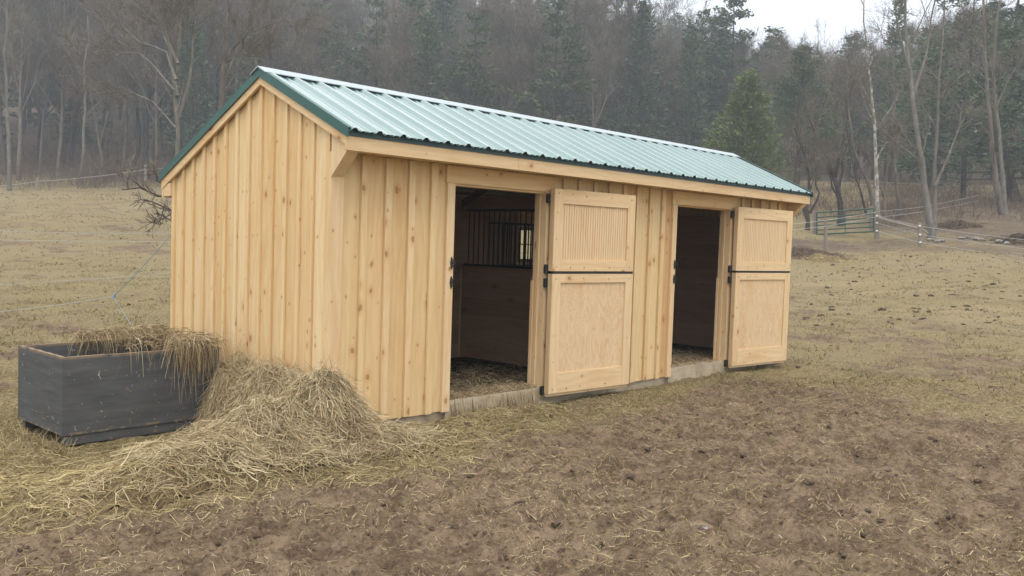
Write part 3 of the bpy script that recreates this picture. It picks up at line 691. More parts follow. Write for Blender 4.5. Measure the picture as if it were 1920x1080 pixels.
# scattered straw on the ground, thick by the heap and thin over the mud
parts = []
def mask_sample(n, x0, x1, y0, y1, f):
    x = rng.uniform(x0, x1, n); y = rng.uniform(y0, y1, n); k = (rng.random(n) < f(x, y)) & ~((x > -.04) & (x < 7.5) & (y > -.02) & (y < 2.6)) & ~inbox(x, y)
    return x[k], y[k]
x, y = mask_sample(60000, -4, 3.2, -1.9, 1.4, lambda x, y: np.clip(masks(x, y)[2]**1.5*.9, 0, 1)*(pile_h(x, y) < .2))
parts.append(lying(x, y, rng.uniform(.08, .32, len(x)), ontop, .0045, .010, 2., rng.normal(.25, .9, len(x)), k=5))
x, y = mask_sample(16000, -3.6, 8, -5.0, .6, lambda x, y: .16+.5*(fbm(x*1.3, y*1.3, 3) > .53)); parts.append(lying(x, y, rng.uniform(.05, .22, len(x)), gz, .0036, .006, 2.5, k=5))
x, y = mask_sample(70000, -3.6, 7.5, -5.0, .8, lambda x, y: .25+.75*(fbm(x*2.3, y*2.3, 3) > .5)); PL_ = lying(x, y, rng.uniform(.015, .07, len(x)), gz, .0034, .004, 4, k=3, rnd=rng.random(len(x))*.75)
x, y = mask_sample(20000, 1.2, 2.5, -.25, .02, lambda x, y: .10+0*x); parts.append(lying(x, y, rng.uniform(.06, .2, len(x)), gz, .004, .02, 2.5, k=5))
ml = build_ribbons('mud_litter', [PL_], M_hay); tag(ml, 'tiny bits of chaff and root fibre trodden into the mud', 'litter', kind='stuff')
o = build_ribbons('scattered_straw', parts, M_straw); tag(o, 'thin yellow straw strewn over the mud and trodden by the heap', 'straw', kind='stuff')
# bedding hay in the doorways
parts = []
for a, b in OP:
    x = rng.uniform(a-.2, b+.8, 2600); y = .14+np.abs(rng.normal(0, .8, 2600)); k = (y < D-.25)
    parts.append(lying(x[k], y[k], rng.uniform(.06, .22, k.sum()), lambda q, r_: .04+.03*fbm(q*3, r_*3, 2)+0*q, .004, .03, 2.5, k=5))
x = rng.uniform(1.26, 2.40, 2200)**1.0; y = rng.normal(.06, .09, 2200); parts.append(lying(x, y, rng.uniform(.05, .18, 2200), lambda q, r_: np.where(r_ > -.01, ZS+.002, -.06)+0*q, .004, .02, 2.5, k=5))
x = rng.uniform(4.67, 5.80, 300); y = rng.normal(.10, .05, 300); parts.append(lying(x, y, rng.uniform(.05, .15, 300), lambda q, r_: np.where(r_ > -.01, ZS+.002, -.06)+0*q, .004, .02, 2.5, k=5))
o = build_ribbons('bedding_hay', parts, M_haybox); tag(o, 'dark trampled hay bedding covering the stall floors inside the barn', 'bedding', kind='stuff')

# winter grass
def blades(x, y, h, wid, lean=.9):
    n = len(x); a = rng.uniform(0, 6.28, n); t = rng.uniform(.3, 1.45, n)*lean; L = h*rng.uniform(.5, 1.5, n); s = np.linspace(0, 1, 3)[None]
    th = t[:, None]*(.5+.8*s); P = np.zeros((n, 3, 3)); P[..., 0] = x[:, None]+L[:, None]*s*np.sin(th)*np.cos(a)[:, None]
    P[..., 1] = y[:, None]+L[:, None]*s*np.sin(th)*np.sin(a)[:, None]; P[..., 2] = gz(x, y)[:, None]-.004+L[:, None]*s*np.cos(th)
    return ribbons(P, rng.uniform(.6, 1.4, n)*wid, rng.random(n))
def polar(n, t0, t1, p0=-300, p1=2250, pw=1.):
    t = t0+(t1-t0)*rng.random(n)**pw; px = rng.uniform(p0, p1, n)
    q = CAM[None]+t[:, None]*(CF[None]+CR[None]*((px-960)/FPX)[:, None]); return q[:, 0], q[:, 1]
parts = []
for (n, t0, t1, h, wd_, pw) in ((130000, 3.6, 12, .040, .0040, .8), (110000, 10, 26, .055, .010, .8), (60000, 24, 60, .07, .024, .8), (14000, 58, 86, .12, .06, 1)):
    x, y = polar(n, t0, t1, pw=pw); mu, le, stw = masks(x, y); cl = fbm(x*2.2, y*2.2, 3)
    k = (rng.random(len(x)) < (1-.80*mu)*np.clip(cl*4-1.6, .08, 1)*(1-.7*le)) & ~((x > -.03) & (x < 7.5) & (y > -.02) & (y < 2.6)) & ~inbox(x, y)
    parts.append(blades(x[k], y[k], h*(.6+.8*cl[k]), wd_))
o = build_ribbons('winter_grass', parts, M_grass); tag(o, 'short dead tan and olive pasture grass across the paddock', 'grass', kind='stuff')
# clods and dung kicked up on the paddock
def clods(name, spots, mat, lab, cat):
    Vs, Fs = [], []; o = 0
    ico = bpy.data.meshes.new('t'); import bmesh; bm = bmesh.new(); bmesh.ops.create_icosphere(bm, subdivisions=2, radius=1); bv = np.array([v.co[:] for v in bm.verts]); bf = np.array([[v.index for v in f.verts] for f in bm.faces]); bm.free()
    bpy.data.meshes.remove(ico)
    for (x, y, s) in spots:
        d = bv*(1+.35*rng.normal(size=(len(bv), 1))*.6)*np.array([s*rng.uniform(.7, 1.4), s*rng.uniform(.7, 1.4), s*rng.uniform(.35, .7)])
        a = rng.uniform(0, 6.28); c, s_ = math.cos(a), math.sin(a); d = np.stack([d[:, 0]*c-d[:, 1]*s_, d[:, 0]*s_+d[:, 1]*c, d[:, 2]], 1)
        Vs.append(d+np.array([x, y, float(gz(x, y))+s*.1])); Fs.append(bf+o); o += len(bv)
    ob = mesh_np(name, np.vstack(Vs), np.vstack(Fs), mat); tag(ob, lab, cat, kind='stuff'); return ob
sp = []
x, y = polar(2600, 3.8, 20, pw=1.2); mu = masks(x, y)[0]; k = (rng.random(len(x)) < .15+.75*mu) & ~((x > -.1) & (x < 7.6) & (y > -.1) & (y < 2.7)) & ~inbox(x, y)
for a, b in zip(x[k], y[k]): sp.append((a, b, min(.030, .006+rng.exponential(.006))))
clods('mud_clods', sp, M_clod, 'small dark clods of churned mud and dung dotted over the paddock', 'clods')

# ------------------------------------------------------------------ the crate
cr = empty('feed_crate', (-1.493, 1.124, -.045), .01); tag(cr, 'weathered dark grey wooden crate full of hay beside the barn gable', 'crate')
CW, CD_, CH, TH = 1.235, .865, .572, .028
def panel(x0, y0, x1, y1, nm):
    w = MB(); n = 12; along = 0 if abs(x1-x0) > abs(y1-y0) else 1
    L = (x1-x0) if along == 0 else (y1-y0)
    top = [CH+random.uniform(-.004, .004) for _ in range(n+1)]
    poly = [((x0 if along == 0 else y0)+L*i/n, random.uniform(-.002, .002)) for i in range(n+1)]+[((x0 if along == 0 else y0)+L*i/n, top[i]) for i in range(n, -1, -1)]
    w.prism(poly, 1-along, y0 if along == 0 else x0, y1 if along == 0 else x1, grain=along)
    w.build(nm, M_crate, cr)
panel(0, 0, CW, TH, 'side_panel'); panel(0, CD_-TH, CW, CD_, 'side_panel'); panel(0, TH+.001, TH, CD_-TH-.001, 'end_panel'); panel(CW-TH, TH+.001, CW, CD_-TH-.001, 'end_panel')
w = MB(); w.box((TH, TH, .01), (CW-TH, CD_-TH, .035)); w.build('bottom_board', M_crate, cr)
for yy in (.03, CD_-.08):
    w = MB(); w.box((.02, yy-.02, -.075), (CW-.03, yy+.03, -.003), grain=0); w.build('skid', M_crate, cr, bevel=.003)
# hay hung over its far and right rims
def rimhay():
    parts = []; z0 = CH-.045
    bx, by = -1.493, 1.124
    def drape(n, xs, ys, fallx, fally, Lr, spread):
        x = xs(n); y = ys(n); L = rng.uniform(*Lr, n); s = np.linspace(0, 1, 7)[None]
        ax = fallx(n)[:, None]; ay = fally(n)[:, None]
        P = np.zeros((n, 7, 3)); out = np.minimum(s*L[:, None], .11)*rng.uniform(.5, 1.3, n)[:, None]
        wob = rng.normal(0, spread, (n, 1))*s
        P[..., 0] = x[:, None]+ax*out+wob; P[..., 1] = y[:, None]+ay*out+rng.normal(0, spread, (n, 1))*s*.6
        fall = np.maximum(s*L[:, None]-.07, 0); P[..., 2] = z0+.025+rng.uniform(0, 1, n)[:, None]**2*.085*(1-s)+.03*np.sin(s*3.)-fall*rng.uniform(.55, 1, n)[:, None]
        parts.append(ribbons(P, rng.uniform(.0028, .005, n), rng.random(n)))
    U = lambda a, b: (lambda n: rng.uniform(a, b, n)); N = lambda a, b: (lambda n: rng.normal(a, b, n))
    # far rim, falling inwards (towards the viewer) and outwards
    drape(480, U(bx+.42, bx+1.20), N(by+CD_-.02, .035), N(0, .3), N(-1.0, .35), (.08, .28), .05)
    drape(450, U(bx+.45, bx+1.20), N(by+CD_, .05), N(0, .5), N(.8, .5), (.08, .25), .06)
    # right rim and near right corner, falling over the front
    drape(330, N(bx+CW-.03, .05), U(by+.0, by+CD_), N(-.7, .6), N(-.4, .6), (.08, .28), .06)
    drape(430, lambda n: bx+np.clip(rng.normal(.97, .09, n), .75, 1.13), N(by+.01, .03), N(0, .35), N(-.95, .25), (.10, .36), .05)
    drape(70, lambda n: bx+rng.uniform(.80, 1.18, n), N(by+.005, .02), N(0, .3), N(-1.0, .2), (.35, .62), .05)
    drape(45, lambda n: bx+rng.uniform(.45, .85, n), N(by+.01, .015), N(.1, .4), N(-.9, .2), (.10, .30), .05)
    # loose mat lying across the right half of the crate
    n = 1100; x = bx+rng.uniform(.35, 1.22, n); y = by+CD_*rng.uniform(.0, 1.02, n); k = (rng.random(n) < np.clip(((x-bx)-.75)/.5+((y-by)-.60), .0, 1)); x, y = x[k], y[k]
    parts.append(lying(x, y, rng.uniform(.1, .3, len(x)), lambda q, r_: z0-.05+.12*np.exp(-((r_-by-CD_)/.16)**2)*np.clip((q-bx-.35)*3, 0, 1)*np.clip((bx+1.25-q)*3, 0, 1)+.06*np.exp(-((q-bx-CW+.1)/.18)**2)+.03*fbm(q*6, r_*6, 2), .0045, .03, 2.5, k=6))
    # filling inside
    n = 2500; x = bx+rng.uniform(.08, 1.15, n); y = by+rng.uniform(.08, .80, n)
    parts.append(lying(x, y, rng.uniform(.1, .25, n), lambda q, r_: .05+.40*np.clip((q-bx-.35)/.8, 0, 1)*np.clip((r_-by)/.5, .3, 1)+.02*fbm(q*6, r_*6, 2), .005, .02, 2.5, k=5))
    o = build_ribbons('hay_clump', parts, M_haybox); tag(o, 'brown hay draped over the far and right rims of the grey crate', 'hay')
rimhay()
# dry weeds round the crate foot
x = np.concatenate([rng.uniform(-2.2, -1.5, 900), rng.uniform(-1.6, -1.5, 500)]); y = np.concatenate([rng.uniform(.9, 2.3, 900), rng.uniform(1.0, 2.0, 500)]); k = ~inbox(x, y)
o = build_ribbons('dry_weeds', [blades(x[k], y[k], .10, .004, .9)], M_straw); tag(o, 'wispy dry weeds growing at the left end of the grey crate', 'weeds', kind='stuff')
# scrap of plastic in the foreground
q = hillc(1308, 1066); w = MB(); V = []
gxs = 7; w2 = []
for i in range(gxs+1):
    for j in range(4):
        u, v = i/gxs-.5, j/3-.5; V.append((q[0]+u*.10*CR[0]-v*.03*CF[0]+.02*u*0, q[1]+u*.10*CR[1]-v*.03*CF[1], q[2]+.02+.012*math.sin(i*2.1+j)+.010*math.cos(j*3+i)-.01*i/gxs))
F = [(i*4+j, (i+1)*4+j, (i+1)*4+j+1, i*4+j+1) for i in range(gxs) for j in range(3)]
o = mesh_np('plastic_scrap', V, F, M_scrap); sm = o.modifiers.new('solid', 'SOLIDIFY'); sm.thickness = .002
tag(o, 'crumpled grey plastic scrap lying in the foreground mud', 'scrap')

# ------------------------------------------------------------------ fences, gate
def rope(mb, p, q, r_, sag=.03, n=10):
    p, q = Vector(p), Vector(q); pts = []
    for i in range(n+1):
        t = i/n; a = p.lerp(q, t); a.z -= 4*sag*t*(1-t); pts.append(tuple(a))
    mb.tube(pts, r_, 4)
def post(parent, base, top, rad_, mat=None, nm='post'):
    w = MB(); b = Vector(base); t = Vector(top); b.z -= .25
    w.tube([tuple(b), tuple(b.lerp(t, .35)+Vector((rad_*.1, 0, 0))), tuple(t-Vector((0, 0, .015))), tuple(t)], [rad_, rad_*.97, rad_*.93, rad_*.8], 9); return w.build(nm, mat or M_post, parent, smooth=False)
# wire fence on the right, running from the gate down to the right edge
wf = empty('wire_fence', tuple(hillc(1725, 470))); wf.location = (0, 0, 0); tag(wf, 'three strand white wire fence on wooden posts running right from the green gate', 'fence')
TP = {'g': 41.6, 'c': 38.0, 'r': 34.3, 'q': 31.5}
post(wf, at(1644, 445, TP['g']), at(1644, 396, TP['g']), .115); post(wf, at(1726, 471, TP['c']), at(1724, 417, TP['c']), .085)
post(wf, at(2085, 545, 31.8), at(2085, 468, 31.8), .08)
w = MB()
for (a, b, c_, d) in ((405, 424, 449.5, 474), (418, 440, 466, 492), (433, 454.6, 483, 512)):
    rope(w, at(1644, a, TP['g']), at(1726, b, TP['c']), .013, .01); rope(w, at(1726, b, TP['c']), at(1920, c_, 34.5), .012, .02); rope(w, at(1920, c_, 34.5), at(2085, d, 31.8), .012, 0)
rope(w, at(1650, 443, TP['g']), at(1722, 430, TP['c']), .014, 0)
rope(w, at(1728, 427, TP['c']), at(1741, 437, TP['c']-.2), .011, 0)
w.build('wire', M_wire, wf)
w = MB(); w.tube([at(1646, 409, TP['g']), at(1723, 429, TP['c'])], .055, 8); w.build('brace_rail', M_post, wf)
for (px, py, t) in ((1724.5, 423.5, TP['c']), (1725, 440, TP['c']), (1725.5, 454.5, TP['c']), (1644, 405, TP['g']), (1644, 418, TP['g']), (1644, 433, TP['g'])):
    w = MB(); p = at(px, py, t-.1); w.tube([p-CR*.04, p+CR*.04], .035, 6); w.build('insulator', M_insul, wf)
# older strands behind, from the gate post to the right through the trees
ob_ = empty('back_fence'); tag(ob_, 'thin older fence strands passing behind the grey twin-trunk tree at right', 'fence')
w = MB()
for (a, b, c_) in ((396, 387, 366), (407, 396, 376)):
    rope(w, at(1648, a, 42), at(1735, b, 47), .011, .02); rope(w, at(1735, b, 47), at(1835, c_, 57), .011, .02)
w.build('wire', M_wire, ob_)
q = hillc(1835, 378); post(ob_, at(1835, 383, 57), at(1835, 364, 57), .06)
# near strands and single post left of the gate
lf_ = empty('strand_fence'); tag(lf_, 'lone wooden post with two thin strands standing in front of the green gate', 'fence')
post(lf_, at(1548.5, 460, 36.5), at(1548, 409, 36.5), .075)
w = MB()
for (a, b, c_) in ((418, 413, 398), (429, 424, 407)):
    rope(w, at(1440, a+6, 34), at(1548, b, 36.4), .010, .01); rope(w, at(1548, b, 36.4), at(1642, c_, 41.4), .010, .01)
w.build('wire', M_wire, lf_)
# far fence line across the top of the right field
ff = empty('far_fence'); tag(ff, 'distant pale fence line along the top edge of the right-hand field', 'fence')
w = MB(); pts = [(1560, 334), (1640, 340), (1682, 343), (1760, 347), (1830, 350), (1880, 352), (1960, 356)]
fp = []
for (px, py) in pts: q = at(px, py, 76); fp.append(q)
for dz in (0, -.35):
    for a, b in zip(fp[:-1], fp[1:]): rope(w, a+np.array([0, 0, dz]), b+np.array([0, 0, dz]), .022, .0, 2)
w.build('wire', M_wire, ff)
for k, q in enumerate(fp): post(ff, (q[0], q[1], float(terrain(q[0], q[1]))-.1), (q[0], q[1], max(q[2], float(terrain(q[0], q[1])+.9))+.15), .07, M_post)
# green tube gate
gt = empty('field_gate'); tag(gt, 'closed green metal tube gate between wooden posts at the field edge', 'gate')
gl, gr = 43.5, 41.8
def gpt(s, v):                            # s along the gate, v down it
    px = 1531.6+(1638-1531.6)*s; t = gl+(gr-gl)*s; top = 399+(391-399)*s; bot = 439.5+(434-439.5)*s
    return at(px, top+(bot-top)*v, t)
for v in (0, .22, .42, .60, .80, 1): w = MB(); w.tube([gpt(0, v), gpt(.5, v), gpt(1, v)], .038 if v in (0, 1) else .030, 6); w.build('rail', M_gate, gt)
for s in (0, .5, 1): w = MB(); w.tube([gpt(s, -.02), gpt(s, 1.02)], .038 if s != .5 else .022, 6); w.build('upright', M_gate, gt)
post(gt, at(1527.5, 446, 43.7), at(1527, 396, 43.7), .10, M_post, 'gate_post'); post(gt, at(1634, 420, 44), at(1634, 386, 44), .11, M_post, 'gate_post')
# left: ropes from the barn's rear corner and strands behind, far fence line
rp_ = empty('rope_fence'); tag(rp_, 'white rope strands running left from the rear corner of the barn', 'fence')
cpos = at(324, 437, 8.62); w = MB()
lp = at(-70, 429, 12.5); rope(w, cpos, lp, .0055, .02, 14)
kn = at(212, 556, 9.6); rope(w, kn, at(-70, 588, 12.5), .008, .03, 14)
w.build('rope', M_rope, rp_)
w = MB(); rope(w, cpos, kn, .0032, .015, 10); rope(w, kn, at(245, 608, 9.2), .0025, .0, 4); p = kn; w.tube([p-CU*.02, p+CU*.03+CR*.02], .014, 6); w.build('twine', M_twine, rp_)
q = at(-70, 600, 12.5); post(rp_, (q[0], q[1], float(terrain(q[0], q[1]))), at(-70, 420, 12.5), .06)
rs = empty('strand_fence'); tag(rs, 'pair of pale strands crossing the left field and passing behind the barn', 'fence')
w = MB(); rope(w, at(-80, 448, 17), at(430, 453, 17), .0075, .02, 12); rope(w, at(-80, 538, 17), at(430, 502, 17), .006, .03, 12); w.build('rope', M_rope, rs)
for px in (-80, 430): q = at(px, 500, 17); post(rs, (q[0], q[1], float(terrain(q[0], q[1]))), at(px, 440, 17), .06)
lf2 = empty('far_fence'); tag(lf2, 'sagging rope fence on two short posts at the far top of the left field', 'fence')
w = MB(); lp = [(-60, 351, 72), (70, 340, 73), (273, 318, 78), (420, 300, 82)]
for a, b in zip(lp[:-1], lp[1:]): rope(w, at(*a), at(*b), .030, .12, 8)
w.build('rope', M_rope, lf2)
for (px, y0, y1, t) in ((70, 359, 333, 73), (273, 334, 308, 78)): post(lf2, at(px, y0, t), at(px, y1, t), .12)

# ------------------------------------------------------------------ trees
def grow(base, dir0, length, r0, depth, segs, spread, out, twigs, up=.15, wob=.12, kids=(3, 5), sides=(7, 5, 4, 3)):
    p = np.array(base, float); d = np.array(dir0, float); d /= np.linalg.norm(d); pts = [p.copy()]; st_ = length/segs
    for i in range(segs):
        d = d+np.random.normal(0, wob, 3)+np.array([0, 0, up*.3]); d /= np.linalg.norm(d); p = p+d*st_; pts.append(p.copy())
    rr = [r0*(1-.75*i/segs) for i in range(segs+1)]; out.append((pts, rr, depth))
    if depth == 0:
        return
    for k in range(random.randint(*kids)):
        f = random.uniform(.3, 1.0); i = min(int(f*segs), segs-1); q = pts[i]+(pts[i+1]-pts[i])*(f*segs-i)
        dd = pts[i+1]-pts[i]; dd /= np.linalg.norm(dd); o = np.random.normal(0, 1, 3); o -= dd*o.dot(dd); o /= np.linalg.norm(o)
        nd = dd*math.cos(spread)+o*math.sin(spread)
        grow(q, nd, length*random.uniform(.4, .7), rr[i]*.55, depth-1, max(segs-1, 3), spread*random.uniform(.8, 1.2), out, twigs, up, wob, kids, sides)
def limb_mesh(out, mn, mx, name, mat, parent, thick=1.):
    w = MB()
    for pts, rr, dp in out:
        if mn <= dp <= mx: w.tube(pts, [max(r_*thick, .002) for r_ in rr], 7 if dp >= 3 else (5 if dp == 2 else 3), caps=False)
    return w.build(name, mat, parent, smooth=True)
def twig_cloud(out, n, L, wid, depths=(0, 1), up=.35, k=4):
    """fine twigs springing from the outer branches"""
    segs = [(a, b) for pts, rr, dp in out if dp in depths for a, b in zip(pts[:-1], pts[1:])]
    if not segs: return None
    A_ = np.array([s[0] for s in segs]); B_ = np.array([s[1] for s in segs]); i = rng.integers(0, len(segs), n); f = rng.random((n, 1))
    o = A_[i]+(B_[i]-A_[i])*f; d = (B_[i]-A_[i]); d /= np.linalg.norm(d, axis=1, keepdims=True); d = d+rng.normal(0, .65, (n, 3)); d[:, 2] += up; d /= np.linalg.norm(d, axis=1, keepdims=True)
    c = rng.normal(0, .25, (n, 1, 3)); s = np.linspace(0, 1, k)[None, :, None]; LL = (L*rng.uniform(.4, 1.3, n))[:, None, None]
    P = o[:, None]+LL*s*d[:, None]+c*LL*s*s
    return ribbons(P, rng.uniform(.7, 1.4, n)*wid, rng.random(n))
def bare_kind(H, seed, spread=.6, lean=.03, mat=M_bark, ntw=2600, tw=.028, limbs=13, twL=.9, tr=.011):
    random.seed(seed); np.random.seed(seed); out = []
    segs = 9; d = np.array([random.gauss(0, lean), random.gauss(0, lean), 1]); p = np.array([0, 0, -.4]); pts = [p.copy()]
    for i in range(segs): d = d+np.random.normal(0, .045, 3); d[2] = 1; p = p+d/np.linalg.norm(d)*(H*.95+.4)/segs; pts.append(p.copy())
    r0 = H*tr; rr = [r0*(1.25 if i == 0 else 1)*(1-.88*i/segs) for i in range(segs+1)]; out.append((pts, rr, 4))
    for k in range(limbs):
        f = random.uniform(.28, .96); i = min(int(f*segs), segs-1); q = pts[i]+(pts[i+1]-pts[i])*(f*segs-i); a = random.uniform(0, 6.28)
        sp = spread*random.uniform(.7, 1.3); nd = (math.sin(sp)*math.cos(a), math.sin(sp)*math.sin(a), math.cos(sp))
        grow(q, nd, H*random.uniform(.2, .36)*(1.15-f*.6), max(rr[i]*.5, .02), 2, 4, .55, out, None, .3, .10, (2, 4))
    return out, ntw, tw, twL, mat
def make_bare(name, spec, loc, label, group=None, rz=0, s=1):
    out, ntw, tw, twL, mat = spec
    root = empty(name, loc, rz); tag(root, label, 'tree', group); root.scale = (s, s, s)
    limb_mesh(out, 2, 4, 'trunk', mat, root)
    w = MB()
    for pts, rr, dp in out:
        if dp < 2: w.tube(pts, [max(q, .012) for q in rr], 3, caps=False, r=random.random())
    V1 = np.array(w.v); F1 = np.array(w.f); parts = [(V1, F1, np.full(len(V1), .45))]
    t_ = twig_cloud(out, ntw, twL, tw); parts.append(t_)
    build_ribbons('crown', parts, M_twig, root); return root
def copy_tree(o, loc, rz, s, label=None, group=None):
    c = o.copy(); COL.objects.link(c); c.location = loc; c.rotation_euler = (0, 0, rz); c.scale = s
    if label: c['label'] = label
    if group: c['group'] = group
    for ch in o.children: d = ch.copy(); COL.objects.link(d); d.parent = c
    return c
def leafcloud(P, D_, size, n_each, flat=.5, asp=2.2, sx=.3):
    """small pointed leaf sprays round the points P, leaning along D_"""
    n = len(P)*n_each; p = np.repeat(P, n_each, 0)+rng.normal(0, sx, (n, 3))*np.array([1, 1, flat]); d = np.repeat(D_, n_each, 0)+rng.normal(0, .5, (n, 3)); d /= np.linalg.norm(d, axis=1, keepdims=True)
    sd_ = np.cross(d, rng.normal(size=(n, 3))); sd_ /= np.linalg.norm(sd_, axis=1, keepdims=True); s = size*rng.uniform(.5, 1.4, (n, 1))
    V = np.stack([p-d*s*.5, p+sd_*s/asp*.5, p+d*s*.6, p-sd_*s/asp*.5], 1).reshape(-1, 3); F = np.arange(n*4).reshape(-1, 4)
    return V, F, np.repeat(np.clip(np.repeat(rng.random(len(P)), n_each)*.7+rng.random(n)*.3, 0, 1), 4)
def conifer(name, H, Rm, loc, label, mat, group=None, kind='pine', n=2600, size=.34, rz=0, bare=.15, cat='tree', seed=1, tr=.010):
    random.seed(seed); np.random.seed(seed); r_ = np.random.default_rng(seed)
    root = empty(name, loc, rz); tag(root, label, cat, group)
    w = MB(); top = H; pts = [(0, 0, -.4), (.03*H*r_.normal()*.2, 0, H*.35), (.02*H*r_.normal()*.3, .02*H*r_.normal()*.3, H*.7), (0, 0, H*.985)]; w.tube(pts, [H*tr*1.3, H*tr, H*tr*.6, .02], 7, caps=False)
    P, Dd = [], []; nb = int(26 if kind == 'pine' else 120)
    levels = np.sort(r_.uniform(bare, .99, nb)) if kind != 'pine' else np.repeat(np.linspace(bare, .97, 13), 4)+r_.uniform(-.012, .012, 52)
    for f in levels:
        a = r_.uniform(0, 6.28); g = (1-f)/(1-bare)
        if kind == 'pine': L = Rm*(min(1, g*1.35+.12))**.8*r_.uniform(.35, 1.15); rise = .12+.25*(1-g)
        elif kind == 'cedar': L = Rm*(g**.72)*r_.uniform(.75, 1.08); rise = .45
        else: L = Rm*(g**.85)*r_.uniform(.6, 1.1); rise = -.05
        z = f*H; d = np.array([math.cos(a), math.sin(a), rise]); p0 = np.array([0, 0, z])
        e = p0+d*L; mid = p0+d*L*.5+np.array([0, 0, -.05*L])
        w.tube([tuple(p0), tuple(mid), tuple(e)], [max(H*tr*(.28 if kind == 'pine' else .16)*(g*.8+.2), .012), .03*(g+.2), .012], 3, caps=False)
        m_ = max(4, int(n/len(levels)/6*(L/Rm+.25)))
        for q in range(m_):
            s = r_.uniform(.30 if kind == 'pine' else .12, 1.03)**.7; side = r_.normal(0, .20*L*s+.08); sd_ = np.array([-math.sin(a), math.cos(a), 0])
            P.append(p0+d*L*s+sd_*side+np.array([0, 0, r_.normal(0, .05*L+.04)])); Dd.append(d*np.array([1, 1, .6])+sd_*side*.4+np.array([0, 0, .35 if kind == 'cedar' else .1]))
    w.build('trunk', M_barkdark, root, smooth=True)
    V, F, rr = leafcloud(np.array(P), np.array(Dd), size, 6, .45 if kind != 'cedar' else .9, 2.4, size*.75)
    mesh_np('crown', V, F, mat, root, pattr={'rnd': rr}); return root
def zt_(x, y): return float(terrain(x, y))
def treetop(px, ytop, t, ground):            # height that puts the tip at a given photo row
    return at(px, ytop, t)[2]-ground

# --- the near trees one can tell apart (photo polyline, forward distance)
def line_tree(name, label, stems, mat, twn=900, tw=.012, twL=.7, limbs=7, base=None, group=None, spread=.65, dk=1):
    """stems: list of (polyline of (px,py), t, r_base, r_top); side limbs and twigs grow from them"""
    b = at(*stems[0][0][0], stems[0][1]); root = empty(name, (0, 0, 0)); tag(root, label, 'tree', group); out = []
    random.seed(len(label)); np.random.seed(len(label))
    for poly, t, ra, rb_ in stems:
        P = []; tj = t
        for (px, py) in poly: P.append(at(px, py, tj)); tj += random.uniform(-.25, .25)
        if poly is stems[0][0] or ra > .09: P[0] = P[0]-np.array([0, 0, .3]) if poly is stems[0][0] else P[0]
        Q = [P[0]]
        for a, b_ in zip(P[:-1], P[1:]):
            mid = (a+b_)/2+np.random.normal(0, 1, 3)*np.linalg.norm(b_-a)*.02; Q += [mid, b_]
        n = len(Q); rr = [ra+(rb_-ra)*(i/(n-1))**.8 for i in range(n)]; rr[0] *= 1.2; out.append((Q, rr, 4))
        for k in range(limbs):
            f = random.uniform(.35, 1.); i = min(int(f*(n-1)), n-2); q = Q[i]+(Q[i+1]-Q[i])*(f*(n-1)-i); d = Q[i+1]-Q[i]; Ls = np.linalg.norm(Q[-1]-Q[0]); d /= np.linalg.norm(d)
            o = np.random.normal(0, 1, 3); o -= d*o.dot(d); o /= np.linalg.norm(o); sp = spread*random.uniform(.7, 1.3)
            grow(q, d*math.cos(sp)+o*math.sin(sp), min(Ls, 9)*random.uniform(.18, .36), max(rr[i]*.42, .012), 2*dk if dk == 1 else 1, 4, .6, out, None, .25, .12, (2, 4))
    limb_mesh(out, 2, 4, 'trunk', mat, root)
    w = MB()
    for pts, rr, dp in out:
        if dp < 2: w.tube(pts, [max(q, .006) for q in rr], 3, caps=False)
    parts = [(np.array(w.v), np.array(w.f), np.full(len(w.v), .5))] if w.v else []
    t_ = twig_cloud(out, twn, twL, tw); 
    if t_: parts.append(t_)
    build_ribbons('crown', parts, M_twig, root)
    return root
RT = 'bare_tree'
line_tree(RT, 'tall grey twin-trunk tree behind the wire fence right of the green gate', [([(1748, 438), (1741, 405), (1733, 350), (1722, 270), (1711, 185), (1703, 110), (1697, 40), (1690, -60)], 41, .19, .05), ([(1752, 430), (1752, 350), (1756, 260), (1759, 180), (1766, 90), (1772, -30)], 41.4, .11, .03), ([(1753, 350), (1775, 300), (1800, 235), (1806, 190)], 41.2, .07, .02), ([(1711, 185), (1735, 110), (1745, 40), (1760, -20)], 41, .08, .02), ([(1705, 130), (1685, 60), (1678, -10)], 41, .07, .015), ([(1733, 350), (1720, 300), (1690, 265), (1660, 250)], 41, .05, .012)], M_barkpale, 1500, .012, .7, 7)
line_tree(RT, 'pale mottled straight trunk standing just behind the right gate post', [([(1646, 398), (1644, 340), (1642, 290), (1640, 230), (1633, 160), (1625, 80), (1620, 0)], 46, .13, .03), ([(1643, 300), (1660, 270), (1690, 250)], 46, .05, .015)], M_birch, 900, .012, .7, 6)
line_tree(RT, 'dark trunk leaning left of the mottled trunk behind the gate', [([(1640, 398), (1632, 360), (1620, 325), (1600, 280), (1590, 200), (1585, 120)], 47, .13, .03)], M_bark, 700, .012, .7, 6)
line_tree(RT, 'thin slanting trunk rising left behind the middle of the green gate', [([(1625, 392), (1615, 365), (1607, 340), (1598, 300), (1585, 230)], 48, .07, .02)], M_barkdark, 500, .011, .6, 5)
line_tree(RT, 'dark forked tree behind the centre of the green gate', [([(1577, 410), (1575, 380), (1571, 355), (1562, 330), (1552, 300), (1530, 255), (1515, 215)], 47, .19, .03), ([(1571, 358), (1580, 320), (1577, 280), (1590, 220), (1600, 150)], 47, .09, .02), ([(1574, 380), (1560, 350), (1556, 325), (1545, 300)], 47, .07, .02)], M_barkdark, 1300, .012, .6, 8)
